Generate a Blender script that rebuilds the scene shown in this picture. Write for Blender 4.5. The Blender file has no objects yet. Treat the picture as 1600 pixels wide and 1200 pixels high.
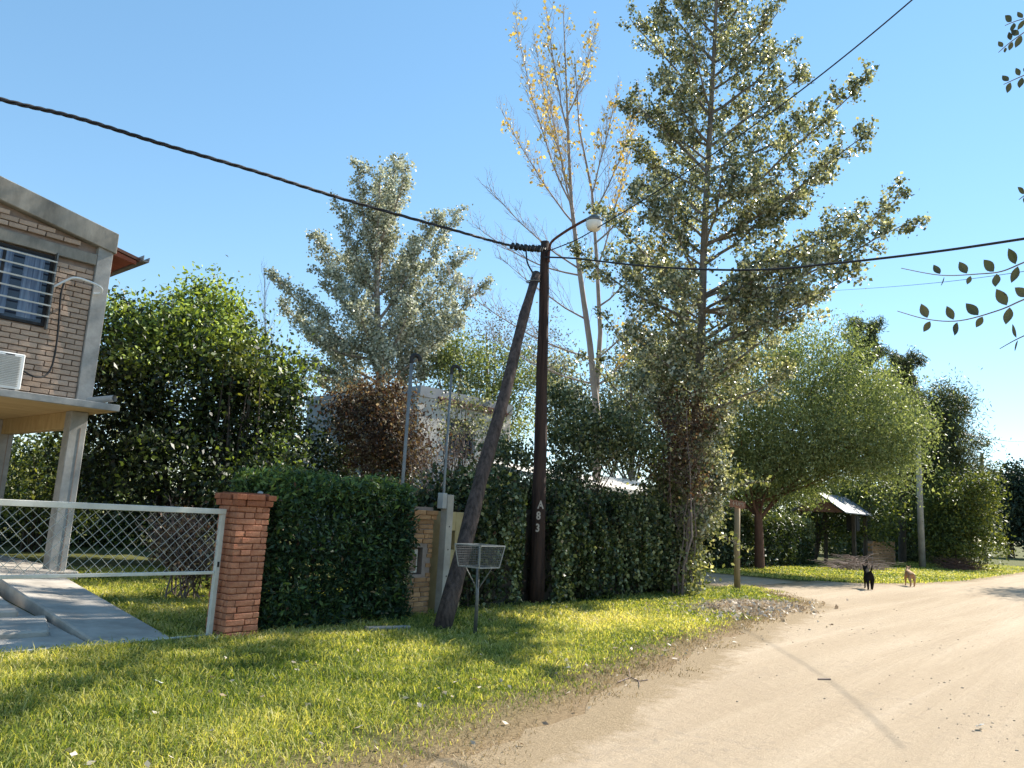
import bpy, bmesh, math, random
import numpy as np
from mathutils import Vector, Matrix
random.seed(7); RNG = np.random.default_rng(11)
sc = bpy.context.scene; COL = sc.collection
R = math.radians
# ------------------------------------------------------------------ camera, sky, sun, exposure
CZ, YAW, PITCH, ROLL, FPX = 1.55, 40.6, 9.8, 3.0, 1200.0
def cam_axes():
    a, p, r = R(YAW), R(PITCH), R(ROLL)
    fw = Vector((math.cos(a)*math.cos(p), math.sin(a)*math.cos(p), math.sin(p)))
    rt = Vector((math.sin(a), -math.cos(a), 0)); up = rt.cross(fw)
    return fw, rt*math.cos(r)+up*math.sin(r), up*math.cos(r)-rt*math.sin(r)
FW, RT, UP = cam_axes()
cam = bpy.data.cameras.new('camera'); camo = bpy.data.objects.new('camera', cam); COL.objects.link(camo)
m3 = Matrix((RT, UP, -FW)).transposed()
camo.matrix_world = Matrix.Translation((0, 0, CZ)) @ m3.to_4x4()
cam.sensor_width = 36; cam.lens = 36*FPX/1600; cam.clip_end = 3000; cam.clip_start = 0.05
sc.camera = camo
SUN_AZ, SUN_EL = -7.5, 38.0            # degrees from +X (along the street), elevation
w = bpy.data.worlds.new('World'); sc.world = w; w.use_nodes = True
nt = w.node_tree; bg = nt.nodes['Background']; sky = nt.nodes.new('ShaderNodeTexSky')
sky.sky_type = 'NISHITA'; sky.sun_disc = False; sky.sun_elevation = R(SUN_EL); sky.sun_rotation = R(90-SUN_AZ)
sky.altitude = 400; sky.air_density = 0.9; sky.dust_density = 0.0; sky.ozone_density = 1.6
gm = nt.nodes.new('ShaderNodeGamma'); gm.inputs[1].default_value = 0.66
hs = nt.nodes.new('ShaderNodeHueSaturation'); hs.inputs['Saturation'].default_value = 1.34; hs.inputs['Hue'].default_value = 0.492
nt.links.new(sky.outputs[0], gm.inputs[0]); nt.links.new(gm.outputs[0], hs.inputs['Color']); nt.links.new(hs.outputs[0], bg.inputs[0]); bg.inputs[1].default_value = 0.142
sl = bpy.data.lights.new('sun', 'SUN'); so = bpy.data.objects.new('sun', sl); COL.objects.link(so)
sl.energy = 4.2; sl.angle = R(0.5); sl.color = (1.0, 0.93, 0.82)
sd = Vector((math.cos(R(SUN_AZ))*math.cos(R(SUN_EL)), math.sin(R(SUN_AZ))*math.cos(R(SUN_EL)), math.sin(R(SUN_EL))))
so.rotation_euler = sd.to_track_quat('Z', 'Y').to_euler(); so.location = sd*60
vs = sc.view_settings; vs.view_transform = 'Standard'; vs.look = 'None'; vs.gamma = 1; vs.exposure = 1.5; vs.use_curve_mapping = False

# ------------------------------------------------------------------ pixel helpers (1600x1200 photograph)
def ray(x, y): return FW + RT*((x-800)/FPX) + UP*((600-y)/FPX)
def at(x, y, D):
    d = ray(x, y); return Vector((0, 0, CZ)) + d*(D/math.hypot(d.x, d.y))
def gnd(x, y, z=0.0):
    d = ray(x, y); return Vector((0, 0, CZ)) + d*((z-CZ)/d.z)
def aty(x, y, Y):
    d = ray(x, y); return Vector((0, 0, CZ)) + d*(Y/d.y)

# ------------------------------------------------------------------ materials
def mat(name, build):
    m = bpy.data.materials.new(name); m.use_nodes = True; n = m.node_tree.nodes; l = m.node_tree.links
    b = n['Principled BSDF']; build(n, l, b, n['Material Output']); return m
def ramp(n, l, fac, stops):
    r = n.new('ShaderNodeValToRGB'); e = r.color_ramp.elements
    while len(e) < len(stops): e.new(0.5)
    for i, (p, c) in enumerate(stops): e[i].position = p; e[i].color = (*c, 1)
    l.new(fac, r.inputs[0]); return r.outputs[0]
def noise(n, l, scale, detail=5, rough=.6, coord='Object', sc3=None, dist=0):
    t = n.new('ShaderNodeTexCoord'); mp = n.new('ShaderNodeMapping'); l.new(t.outputs[coord], mp.inputs[0])
    if sc3: mp.inputs['Scale'].default_value = sc3
    x = n.new('ShaderNodeTexNoise'); x.inputs['Scale'].default_value = scale; x.inputs['Detail'].default_value = detail
    x.inputs['Roughness'].default_value = rough; x.inputs['Distortion'].default_value = dist; l.new(mp.outputs[0], x.inputs['Vector']); return x.outputs[0]
def mixc(n, l, fac, a, b, mode='MIX'):
    x = n.new('ShaderNodeMix'); x.data_type = 'RGBA'; x.blend_type = mode
    for s, v in ((x.inputs[0], fac), (x.inputs[6], a), (x.inputs[7], b)):
        if isinstance(v, (int, float)): s.default_value = v
        elif isinstance(v, tuple): s.default_value = (*v, 1)
        else: l.new(v, s)
    return x.outputs[2]
def bump(n, l, b, h, strength=.4, dist=.02):
    x = n.new('ShaderNodeBump'); x.inputs['Strength'].default_value = strength; x.inputs['Distance'].default_value = dist
    l.new(h, x.inputs['Height']); l.new(x.outputs[0], b.inputs['Normal'])
def attr(n, name, kind='GEOMETRY'):
    a = n.new('ShaderNodeAttribute'); a.attribute_name = name; a.attribute_type = kind; return a
def plain(name, c1, c2, scale=6, rough=.8, bs=.3, bd=.01, sc3=None, spec=.3, metal=0, rnd=0, detail=6):
    def f(n, l, b, o):
        ns = noise(n, l, scale, detail, .65, sc3=sc3)
        c = ramp(n, l, ns, [(.3, c1), (.7, c2)])
        if rnd:
            oi = n.new('ShaderNodeObjectInfo'); h = n.new('ShaderNodeHueSaturation')
            mr = n.new('ShaderNodeMapRange'); mr.inputs[3].default_value = 1-rnd; mr.inputs[4].default_value = 1+rnd
            l.new(oi.outputs['Random'], mr.inputs[0]); l.new(mr.outputs[0], h.inputs['Value']); l.new(c, h.inputs['Color']); c = h.outputs[0]
        l.new(c, b.inputs['Base Color']); b.inputs['Roughness'].default_value = rough; b.inputs['Metallic'].default_value = metal
        b.inputs['Specular IOR Level'].default_value = spec
        if bs: bump(n, l, b, noise(n, l, scale*6, 4, .6, sc3=sc3), bs, bd)
    return mat(name, f)
def leafmat(name, stops, transl=.35, rough=.45, spec=.4, tint=(1.25, 1.2, .55)):
    def f(n, l, b, o):
        a = attr(n, 'rnd'); c = ramp(n, l, a.outputs['Fac'], stops)
        l.new(c, b.inputs['Base Color']); b.inputs['Roughness'].default_value = rough; b.inputs['Specular IOR Level'].default_value = spec
        t = n.new('ShaderNodeBsdfTranslucent'); l.new(mixc(n, l, 1.0, c, tint, 'MULTIPLY'), t.inputs[0])
        mx = n.new('ShaderNodeMixShader'); mx.inputs[0].default_value = transl
        l.new(b.outputs[0], mx.inputs[1]); l.new(t.outputs[0], mx.inputs[2]); l.new(mx.outputs[0], o.inputs[0])
    return mat(name, f)
M = {}
M['bark_grey'] = plain('bark_grey', (.10, .085, .07), (.26, .23, .19), 9, .9, .6, .02, sc3=(1, 1, .25))
M['bark_pale'] = plain('bark_pale', (.25, .20, .17), (.42, .35, .30), 7, .85, .4, .01, sc3=(1, 1, .4))
M['bark_dark'] = plain('bark_dark', (.035, .028, .022), (.10, .08, .06), 9, .9, .6, .02, sc3=(1, 1, .25))
M['bark_red'] = plain('bark_red', (.09, .045, .03), (.20, .10, .07), 7, .9, .6, .02, sc3=(1, 1, .3))
M['twig'] = plain('twig', (.14, .10, .085), (.27, .21, .18), 9, .9, 0)
M['pole_wood'] = plain('pole_wood', (.014, .009, .008), (.09, .052, .04), 6, .85, 1.0, .03, sc3=(2.5, 2.5, .18), detail=9)
M['pole_wood2'] = plain('pole_wood2', (.022, .015, .012), (.17, .12, .10), 7, .9, 1.0, .03, sc3=(2.5, 2.5, .18), detail=9)
M['post_wood'] = plain('post_wood', (.22, .16, .09), (.38, .29, .18), 8, .8, .5, .01, sc3=(2, 2, .2))
M['brick_red'] = plain('brick_red', (.34, .115, .06), (.50, .225, .13), 14, .9, .6, .006, rnd=.22)
M['brick_cap'] = plain('brick_cap', (.27, .08, .04), (.42, .16, .08), 14, .9, .6, .006, rnd=.22)
M['brick_pink'] = plain('brick_pink', (.38, .265, .195), (.50, .37, .275), 9, .92, .7, .008, rnd=.12)
M['brick_old'] = plain('brick_old', (.30, .15, .07), (.44, .26, .13), 12, .9, .7, .008, rnd=.25)
M['mortar'] = plain('mortar', (.24, .185, .155), (.34, .27, .23), 10, .95, .4, .006)
M['mortar_red'] = plain('mortar_red', (.16, .055, .03), (.26, .10, .06), 10, .95, .4, .006)
M['concrete'] = plain('concrete', (.24, .235, .22), (.42, .405, .375), 3.5, .9, .35, .006, detail=9)
M['concrete_stain'] = plain('concrete_stain', (.13, .12, .10), (.40, .36, .30), 1.8, .9, .45, .008, sc3=(1.2, 1.2, .5), detail=12)
M['concrete_floor'] = plain('concrete_floor', (.26, .235, .20), (.52, .475, .41), 1.8, .92, .5, .01, detail=12)
M['soffit'] = plain('soffit', (.40, .27, .12), (.55, .40, .20), 2.5, .85, .2, .006, sc3=(.4, 3, 1))
M['grey_wall'] = plain('grey_wall', (.20, .215, .235), (.31, .325, .34), 1.5, .9, .2, .006, detail=8)
M['white_wall'] = plain('white_wall', (.50, .46, .41), (.68, .64, .58), 1.5, .9, .2, .006, detail=8)
M['yellow_wall'] = plain('yellow_wall', (.36, .28, .14), (.50, .41, .22), 4, .9, .3, .006, detail=8)
M['white_paint'] = plain('white_paint', (.50, .47, .40), (.68, .65, .58), 5, .55, .15, .003, detail=8)
M['wire'] = plain('wire', (.42, .41, .38), (.58, .57, .53), 20, .4, 0, metal=.3)
M['steel'] = plain('steel', (.10, .10, .095), (.20, .20, .19), 14, .5, .1, .002, metal=.5)
M['steel_light'] = plain('steel_light', (.20, .20, .19), (.34, .34, .32), 14, .5, .1, .002, metal=.3)
M['galv'] = plain('galv', (.17, .168, .16), (.26, .258, .25), 6, .5, .1, .002, metal=.35)
M['sheet_metal'] = plain('sheet_metal', (.12, .145, .165), (.18, .205, .23), 1.5, .6, .1, .004)
M['black'] = plain('black', (.012, .012, .013), (.03, .03, .032), 9, .6, 0)
M['cable'] = plain('cable', (.012, .013, .016), (.03, .03, .035), 30, .5, 0)
M['rust'] = plain('rust', (.07, .03, .02), (.16, .07, .05), 14, .8, .2, .002)
M['roof_wood'] = plain('roof_wood', (.20, .055, .03), (.32, .105, .06), 3, .7, .2, .004, sc3=(.5, 4, 1))
M['roof_tile'] = plain('roof_tile', (.09, .045, .035), (.20, .10, .075), 5, .85, .4, .01)
M['plastic_white'] = plain('plastic_white', (.70, .70, .67), (.80, .80, .77), 3, .45, 0)
M['plastic_grey'] = plain('plastic_grey', (.34, .33, .31), (.45, .44, .41), 4, .5, 0)
M['globe'] = plain('globe', (.72, .69, .62), (.82, .79, .72), 5, .35, 0)
M['paint_mark'] = plain('paint_mark', (.36, .30, .25), (.60, .52, .45), 30, .8, 0)
M['sign_wood'] = plain('sign_wood', (.22, .11, .075), (.34, .19, .14), 10, .8, .4, .004, sc3=(1, 1, 4))
M['stone'] = plain('stone', (.27, .225, .17), (.42, .35, .27), 20, .95, .3, .004)
M['dry_leaf'] = leafmat('dry_leaf', [(0, (.26, .18, .12)), (.4, (.50, .41, .31)), (1, (.72, .64, .54))], .15, .7, .2, (1, .9, .7))
M['twig_dead'] = plain('twig_dead', (.17, .12, .10), (.33, .25, .21), 9, .9, 0)
def glass(n, l, b, o):
    b.inputs['Base Color'].default_value = (.018, .025, .045, 1); b.inputs['Roughness'].default_value = .06; b.inputs['Specular IOR Level'].default_value = .6
M['glass'] = mat('glass', glass)
def curtain(n, l, b, o):
    c = ramp(n, l, noise(n, l, 6, 2, .5, sc3=(4, 1, .15)), [(.35, (.08, .12, .20)), (.65, (.22, .30, .42))]); l.new(c, b.inputs['Base Color']); b.inputs['Roughness'].default_value = .9
M['curtain'] = mat('curtain', curtain)
# leaves
M['l_poplar'] = leafmat('l_poplar', [(0, (.05, .068, .04)), (.28, (.11, .135, .07)), (.52, (.30, .31, .19)), (.78, (.55, .55, .43)), (1, (.74, .73, .63))], .30, .33, .5)
M['l_silver'] = leafmat('l_silver', [(0, (.09, .11, .07)), (.25, (.26, .275, .20)), (.55, (.55, .56, .46)), (1, (.80, .80, .73))], .3, .45, .4, (1.1, 1.1, .8))
M['l_yellow'] = leafmat('l_yellow', [(0, (.36, .27, .10)), (.5, (.62, .50, .17)), (1, (.58, .57, .26))], .4, .5, .3, (1.2, 1.0, .5))
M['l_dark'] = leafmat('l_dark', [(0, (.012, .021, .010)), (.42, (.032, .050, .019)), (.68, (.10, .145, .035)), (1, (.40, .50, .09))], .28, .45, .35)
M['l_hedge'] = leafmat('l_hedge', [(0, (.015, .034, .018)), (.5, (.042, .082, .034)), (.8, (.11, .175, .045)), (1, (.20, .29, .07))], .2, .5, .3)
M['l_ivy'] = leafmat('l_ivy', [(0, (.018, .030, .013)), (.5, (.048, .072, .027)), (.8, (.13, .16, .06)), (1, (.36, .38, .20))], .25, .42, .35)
M['l_willow'] = leafmat('l_willow', [(0, (.085, .12, .055)), (.5, (.21, .26, .115)), (1, (.44, .48, .26))], .38, .5, .3)
M['l_brown'] = leafmat('l_brown', [(0, (.035, .022, .016)), (.4, (.10, .055, .035)), (.7, (.16, .13, .07)), (1, (.48, .40, .29))], .3, .6, .25, (1.2, 1, .6))
M['l_pine'] = leafmat('l_pine', [(0, (.04, .058, .032)), (.5, (.095, .12, .055)), (1, (.22, .245, .11))], .22, .5, .3)
M['l_pale'] = leafmat('l_pale', [(0, (.07, .09, .03)), (.4, (.20, .22, .09)), (.8, (.38, .38, .20)), (1, (.62, .58, .40))], .35, .45, .4)
M['l_shrub'] = leafmat('l_shrub', [(0, (.04, .06, .02)), (.5, (.10, .13, .035)), (1, (.27, .28, .06))], .35, .5, .3)
M['l_mix'] = leafmat('l_mix', [(0, (.03, .045, .022)), (.4, (.07, .095, .04)), (.7, (.18, .20, .085)), (1, (.45, .45, .29))], .28, .42, .35)
M['l_far'] = leafmat('l_far', [(0, (.018, .034, .026)), (1, (.05, .075, .045))], .15, .6, .2)
M['l_grey'] = leafmat('l_grey', [(0, (.10, .095, .06)), (.6, (.19, .175, .12)), (1, (.30, .27, .20))], .25, .7, .2, (1.1, 1, .8))
M['l_near'] = leafmat('l_near', [(0, (.03, .04, .03)), (.75, (.07, .075, .05)), (1, (.16, .18, .05))], .18, .5, .3)
M['grass'] = leafmat('grass', [(0, (.065, .11, .025)), (.24, (.18, .235, .05)), (.5, (.43, .43, .115)), (.8, (.66, .60, .25)), (1, (.76, .66, .37))], .45, .5, .25, (1.3, 1.25, .45))
def ground_f(n, l, b, o):
    a = attr(n, 'soil'); s1 = noise(n, l, 1.3, 8, .65); s2 = noise(n, l, 22, 5, .7)
    gr = ramp(n, l, s2, [(.3, (.045, .05, .018)), (.55, (.10, .105, .03)), (.75, (.20, .17, .07))])
    dr = ramp(n, l, s2, [(.3, (.16, .105, .06)), (.7, (.30, .215, .13))])
    l.new(mixc(n, l, a.outputs['Fac'], gr, dr), b.inputs['Base Color']); b.inputs['Roughness'].default_value = .95; b.inputs['Specular IOR Level'].default_value = .1
    bump(n, l, b, s2, .7, .03)
M['ground'] = mat('ground', ground_f)
def dirt_f(n, l, b, o):
    big = noise(n, l, .35, 6, .6, sc3=(.5, 1.4, 1)); tr = noise(n, l, .9, 7, .65, sc3=(.08, 1.5, 1), dist=.5); fine = noise(n, l, 60, 6, .75); mid = noise(n, l, 7, 6, .7)
    c = ramp(n, l, tr, [(.30, (.27, .20, .135)), (.48, (.395, .31, .222)), (.64, (.51, .415, .315))])
    c = mixc(n, l, .42, c, ramp(n, l, big, [(.3, (.33, .26, .175)), (.7, (.45, .37, .265))]))
    c = mixc(n, l, .35, c, ramp(n, l, fine, [(.35, (.26, .20, .135)), (.65, (.46, .37, .26))]))
    # gravel and darker earth patches with a shape of their own
    pm = ramp(n, l, noise(n, l, .42, 3, .55, sc3=(1, 1.3, 1)), [(.44, (0, 0, 0)), (.62, (1, 1, 1))])
    pf = ramp(n, l, noise(n, l, 9, 6, .8), [(.50, (0, 0, 0)), (.78, (1, 1, 1))])
    c = mixc(n, l, mixc(n, l, 1.0, pm, pf, 'MULTIPLY'), c, (.25, .21, .165))
    e = attr(n, 'edge')
    en = n.new('ShaderNodeMath'); en.operation = 'MULTIPLY_ADD'; l.new(mid, en.inputs[0]); en.inputs[1].default_value = .9; l.new(e.outputs['Fac'], en.inputs[2])
    ef = ramp(n, l, en.outputs[0], [(.75, (0, 0, 0)), (1.15, (1, 1, 1))])
    c = mixc(n, l, ef, c, ramp(n, l, fine, [(.3, (.19, .14, .085)), (.7, (.36, .28, .18))]))
    l.new(c, b.inputs['Base Color']); b.inputs['Roughness'].default_value = .97; b.inputs['Specular IOR Level'].default_value = .08
    ad = n.new('ShaderNodeMath'); ad.operation = 'MULTIPLY_ADD'; l.new(tr, ad.inputs[0]); ad.inputs[1].default_value = 2.0; l.new(mid, ad.inputs[2])
    a2 = n.new('ShaderNodeMath'); a2.operation = 'MULTIPLY_ADD'; l.new(fine, a2.inputs[0]); a2.inputs[1].default_value = .5; l.new(ad.outputs[0], a2.inputs[2])
    bump(n, l, b, a2.outputs[0], .7, .03)
M['dirt'] = mat('dirt', dirt_f)

# ------------------------------------------------------------------ object helpers
def tag(o, label=None, cat=None, group=None, kind=None):
    if label: o['label'] = label
    if cat: o['category'] = cat
    if group: o['group'] = group
    if kind: o['kind'] = kind
    return o
def link(name, me, m=None, parent=None):
    o = bpy.data.objects.new(name, me); COL.objects.link(o)
    if m is not None and not me.materials: me.materials.append(M[m] if isinstance(m, str) else m)
    if parent is not None: o.parent = parent
    return o
def thing(name, label, cat, loc=(0, 0, 0), group=None, rz=0):
    o = bpy.data.objects.new(name, None); COL.objects.link(o); o.location = loc; o.rotation_euler.z = rz; o.empty_display_size = .1
    return tag(o, label, cat, group)
class MB:
    """collects boxes, prisms and tubes; build() makes ONE mesh object. Points are local to the parent."""
    def __init__(s): s.v = []; s.f = []
    def add(s, vs, fs):
        k = len(s.v); s.v += [tuple(v) for v in vs]; s.f += [tuple(i+k for i in f) for f in fs]; return s
    def box(s, x0, x1, y0, y1, z0, z1, top=None):
        v = [(x0, y0, z0), (x1, y0, z0), (x1, y1, z0), (x0, y1, z0), (x0, y0, z1), (x1, y0, z1), (x1, y1, z1), (x0, y1, z1)]
        return s.add(v, [(0, 3, 2, 1), (4, 5, 6, 7), (0, 1, 5, 4), (1, 2, 6, 5), (2, 3, 7, 6), (3, 0, 4, 7)])
    def bar(s, a, b, w, h=None, up=(0, 0, 1)):
        a, b = Vector(a), Vector(b); h = h or w; d = (b-a).normalized(); u = Vector(up)
        if abs(d.dot(u)) > .98: u = Vector((1, 0, 0))
        x = d.cross(u).normalized()*(w/2); y = x.cross(d).normalized()*(h/2)
        v = [a-x-y, a+x-y, a+x+y, a-x+y, b-x-y, b+x-y, b+x+y, b-x+y]
        return s.add(v, [(0, 1, 2, 3), (7, 6, 5, 4), (0, 4, 5, 1), (1, 5, 6, 2), (2, 6, 7, 3), (3, 7, 4, 0)])
    def tube(s, pts, rad, n=8, cap=True):
        pts = [Vector(p) for p in pts]; k = len(pts)
        rad = [rad]*k if isinstance(rad, (int, float)) else rad
        ref = Vector((.31, .17, .93)) if abs((pts[-1]-pts[0]).normalized().z) < .9 else Vector((1, .1, 0))
        vs = []
        for i, p in enumerate(pts):
            d = (pts[min(i+1, k-1)]-pts[max(i-1, 0)]).normalized(); x = d.cross(ref).normalized(); y = d.cross(x)
            for j in range(n):
                a = 2*math.pi*j/n; vs.append(p+x*(math.cos(a)*rad[i])+y*(math.sin(a)*rad[i]))
        fs = [(i*n+j, i*n+(j+1) % n, (i+1)*n+(j+1) % n, (i+1)*n+j) for i in range(k-1) for j in range(n)]
        if cap: fs += [tuple(range(n)), tuple((k-1)*n+j for j in reversed(range(n)))]
        return s.add(vs, fs)
    def lathe(s, prof, c=(0, 0, 0), n=20):
        c = Vector(c); vs = [c+Vector((r*math.cos(2*math.pi*j/n), r*math.sin(2*math.pi*j/n), z)) for r, z in prof for j in range(n)]
        k = len(prof); return s.add(vs, [(i*n+j, i*n+(j+1) % n, (i+1)*n+(j+1) % n, (i+1)*n+j) for i in range(k-1) for j in range(n)])
    def build(s, name, m, parent=None, smooth=False, bevel=0, recalc=True):
        me = bpy.data.meshes.new(name); me.from_pydata(s.v, [], s.f)
        if recalc or bevel:
            bm = bmesh.new(); bm.from_mesh(me); bmesh.ops.recalc_face_normals(bm, faces=bm.faces)
            if bevel: bmesh.ops.bevel(bm, geom=bm.edges[:], offset=bevel, segments=1, affect='EDGES', profile=.5)
            bm.to_mesh(me); bm.free()
        if smooth: me.shade_smooth()
        return link(name, me, m, parent)
def quads_mesh(name, V, rnd=None, k=4):
    """V: (N,k,3) numpy -> mesh of N faces with a per-face random value"""
    N = len(V); me = bpy.data.meshes.new(name)
    me.vertices.add(N*k); me.vertices.foreach_set('co', V.reshape(-1).astype(np.float32))
    me.loops.add(N*k); me.loops.foreach_set('vertex_index', np.arange(N*k, dtype=np.int32))
    me.polygons.add(N); me.polygons.foreach_set('loop_start', np.arange(0, N*k, k, dtype=np.int32))
    if rnd is not None:
        a = me.attributes.new('rnd', 'FLOAT', 'POINT'); a.data.foreach_set('value', np.repeat(rnd, k).astype(np.float32))
    me.update(calc_edges=True); return me
def unit(a): return a/np.maximum(np.linalg.norm(a, axis=-1, keepdims=True), 1e-9)
def leaf_quads(C, size, aspect=.62, hang=.3, axis=None, flat=0.0, sizevar=.5):
    N = len(C); d = RNG.normal(size=(N, 3))
    if axis is not None: d = d*.75+axis
    d[:, 2] -= hang; d = unit(d); s = RNG.normal(size=(N, 3))
    if flat: s[:, 2] *= 1-flat
    s = unit(np.cross(d, s)); L = size*(1+sizevar*RNG.uniform(-1, 1, N))[:, None]; W = L*aspect
    nrm = np.cross(d, s)
    return np.stack([C-d*L*.5, C+s*W*.5-d*L*.08+nrm*L*.08, C+d*L*.5, C-s*W*.5-d*L*.08+nrm*L*.08], axis=1)
def crown_obj(name, C, size, m, parent, rnd=None, **kw):
    C = np.asarray(C, float); loc = np.array(parent.matrix_world.translation if False else parent.location)
    rnd = RNG.uniform(0, 1, len(C)) if rnd is None else rnd
    q = C-np.array([0, 0, CZ]); zz = np.maximum(q@np.array(FW), .1); u = 800+FPX*(q@np.array(RT))/zz; v = 600-FPX*(q@np.array(UP))/zz
    ok = ~((u > 1130) & (u < 1168) & (v > 774) & (v < 801) & (zz < 24)); C, rnd = C[ok], np.asarray(rnd)[ok]   # the corner sign is kept trimmed free
    if 'axis' in kw and kw['axis'] is not None: kw['axis'] = kw['axis'][ok]
    V = leaf_quads(C-loc, size, **kw)
    return link(name, quads_mesh(name, V, np.clip(rnd, 0, 1)), m, parent)
def vnoise(P, s, seed=0):
    """cheap smooth pseudo-noise in [-1,1]"""
    r = np.random.default_rng(seed); o = np.zeros(len(P))
    for i in range(5):
        k = r.normal(size=3)*s*(1+.5*i); o += np.sin(P@k+r.uniform(0, 6.28))/(1+.35*i)
    return o/2.6
class Tree:
    def __init__(s, name, label, base, cat='tree', group=None):
        s.o = thing(name, label, cat, base, group); s.base = Vector(base); s.wood = MB(); s.tw = MB(); s.C = []; s.A = []; s.rn = []
    def limb(s, p0, p1, r0, r1, bend=.15, n=7, wob=.05, sides=6, tw=False):
        p0, p1 = Vector(p0), Vector(p1); L = (p1-p0).length; mid = (p0+p1)/2 + Vector((0, 0, -bend*L)) + Vector(np.random.default_rng(int(L*1e4) % 99991).normal(size=3)*wob*L)
        pts = []
        for i in range(n):
            t = i/(n-1); pts.append(p0*(1-t)**2+mid*2*t*(1-t)+p1*t*t+Vector(RNG.normal(size=3))*wob*.12*L*(0 < i < n-1))
        rr = [r0+(r1-r0)*(i/(n-1)) for i in range(n)]
        (s.tw if tw else s.wood).tube([p-s.base for p in pts], rr, sides, cap=False); return pts
    def path(s, pts, r0, r1, sides=8):
        k = len(pts); s.wood.tube([Vector(p)-s.base for p in pts], [r0+(r1-r0)*i/(k-1) for i in range(k)], sides, cap=False); return [Vector(p) for p in pts]
    def pt(s, pts, t):
        f = t*(len(pts)-1); i = min(int(f), len(pts)-2); return pts[i].lerp(pts[i+1], f-i), (pts[i+1]-pts[i]).normalized()
    def twigs(s, pts, n, l0, l1, tmin=.2, fwd=.7, up=.25, per=20, jit=.09, r=.008, sub=0, wood=True, cl=1.0, tilt=1.0):
        for i in range(n):
            t = tmin+(1-tmin)*((i+random.random())/n); p, d = s.pt(pts, min(t, .999))
            q = Vector(RNG.normal(size=3)); q = (q-d*q.dot(d)).normalized()
            e = (d*fwd+q*tilt+Vector((0, 0, up))).normalized(); L = (l0+(l1-l0)*(t-tmin)/(1-tmin))*random.uniform(.6, 1.25)
            a = p+e*L*.5+Vector(RNG.normal(size=3))*L*.05; b = p+e*L+Vector((0, 0, up*.15*L))
            if wood: s.tw.tube([p-s.base, a-s.base, b-s.base], [r, r*.7, r*.35], 3, cap=False)
            if per:
                k = max(1, int(per*L/max(l0, l1)*random.uniform(.6, 1.3))); tt = RNG.uniform(.15, 1.05, k)[:, None]
                s.C.append(np.array(p)+(np.array(b)-np.array(p))*tt+RNG.normal(size=(k, 3))*jit); s.rn.append(np.clip(RNG.beta(1.2, 1.6, k)+random.uniform(-.15, .15), 0, 1))
            if sub: s.twigs([p, a, b], sub, L*.5, L*.3, .25, .8, up, int(per*.6), jit, r*.6, 0, wood)
    def clumps(s, lobes, n, per, cr, shell=.55, seed=0, low=-1.0, noise=.34, young=.0):
        """leaf clumps spread through ellipsoid lobes (centre, (rx,ry,rz))"""
        vol = np.array([r[0]*r[1]*r[2] for _, r in lobes])**(2/3); pick = RNG.choice(len(lobes), n, p=vol/vol.sum())
        zt_ = max(l[0][2]+l[1][2] for l in lobes)
        for k in range(n):
            c, rr = lobes[pick[k]]; d = unit(RNG.normal(size=(1, 3)))[0]
            if d[2] < low: d[2] = -d[2]
            q = (shell+(1-shell)*random.random()**.6)*(1+noise*float(vnoise((d*3+np.array(c)*.3)[None], 1.3, seed)[0]))
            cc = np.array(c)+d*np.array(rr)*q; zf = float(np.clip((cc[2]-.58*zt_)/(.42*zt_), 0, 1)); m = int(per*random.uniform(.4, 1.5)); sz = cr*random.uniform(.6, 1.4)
            s.C.append(cc+RNG.normal(size=(m, 3))*sz*np.array([1, 1, .75])); s.rn.append(np.clip(RNG.beta(1.5, 2, m)+random.uniform(-.2, .2)+young*zf*random.random()*1.6-.18*(young > 0)*(zf < .1), 0, 1))  # high clumps lightened, lowest darkened: sun and shade put into leaf colour
    def done(s, bark, leaf, size, twigm='twig', crown='crown', **kw):
        s.wood.build('trunk', bark, s.o, smooth=True, recalc=False)
        if s.tw.v: tag(s.tw.build('twigs', twigm, s.o, recalc=False), kind='stuff')
        if s.C: crown_obj(crown, np.concatenate(s.C), size, leaf, s.o, np.concatenate(s.rn), **kw)
        return s.o

# ------------------------------------------------------------------ ground and road
def road_edge(X):     # left edge of the dirt road (world Y), before the side street
    return np.interp(X, [-40, 2, 3.7, 5, 7.2, 9.8, 14, 18, 19.4], [3.7, 3.55, 3.5, 3.78, 4.23, 4.8, 5.6, 6.3, 7.4])
def far_edge(X):
    return np.interp(X, [25.2, 26, 27.1, 30, 34.5, 53, 120, 600], [14, 9.6, 7.9, 7.0, 6.45, 6.5, 8.5, 30])
def build_ground():
    xs = np.concatenate([[-900, -300, -80, -30], np.arange(-10, 60, .5), [65, 75, 90, 120, 180, 300, 600, 1500]])
    ys = np.concatenate([[-900, -200, -60, -20], np.arange(-8, 26, .5), [30, 40, 60, 100, 200, 500, 1500]])
    X, Y = np.meshgrid(xs, ys); V = np.stack([X, Y, np.zeros_like(X)], -1).reshape(-1, 3); nx = len(xs)
    fs = [(j*nx+i, j*nx+i+1, (j+1)*nx+i+1, (j+1)*nx+i) for j in range(len(ys)-1) for i in range(nx-1)]
    me = bpy.data.meshes.new('ground'); me.from_pydata(V.tolist(), [], fs)
    d = V[:, 1]-road_edge(V[:, 0]); soil = np.clip(1-d/1.0, 0, 1)*.95*(V[:, 0] < 20)
    a = me.attributes.new('soil', 'FLOAT', 'POINT'); a.data.foreach_set('value', soil.astype(np.float32))
    return tag(link('ground', me, 'ground'), 'grassy verge and yard soil', kind='structure')
build_ground()
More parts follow.
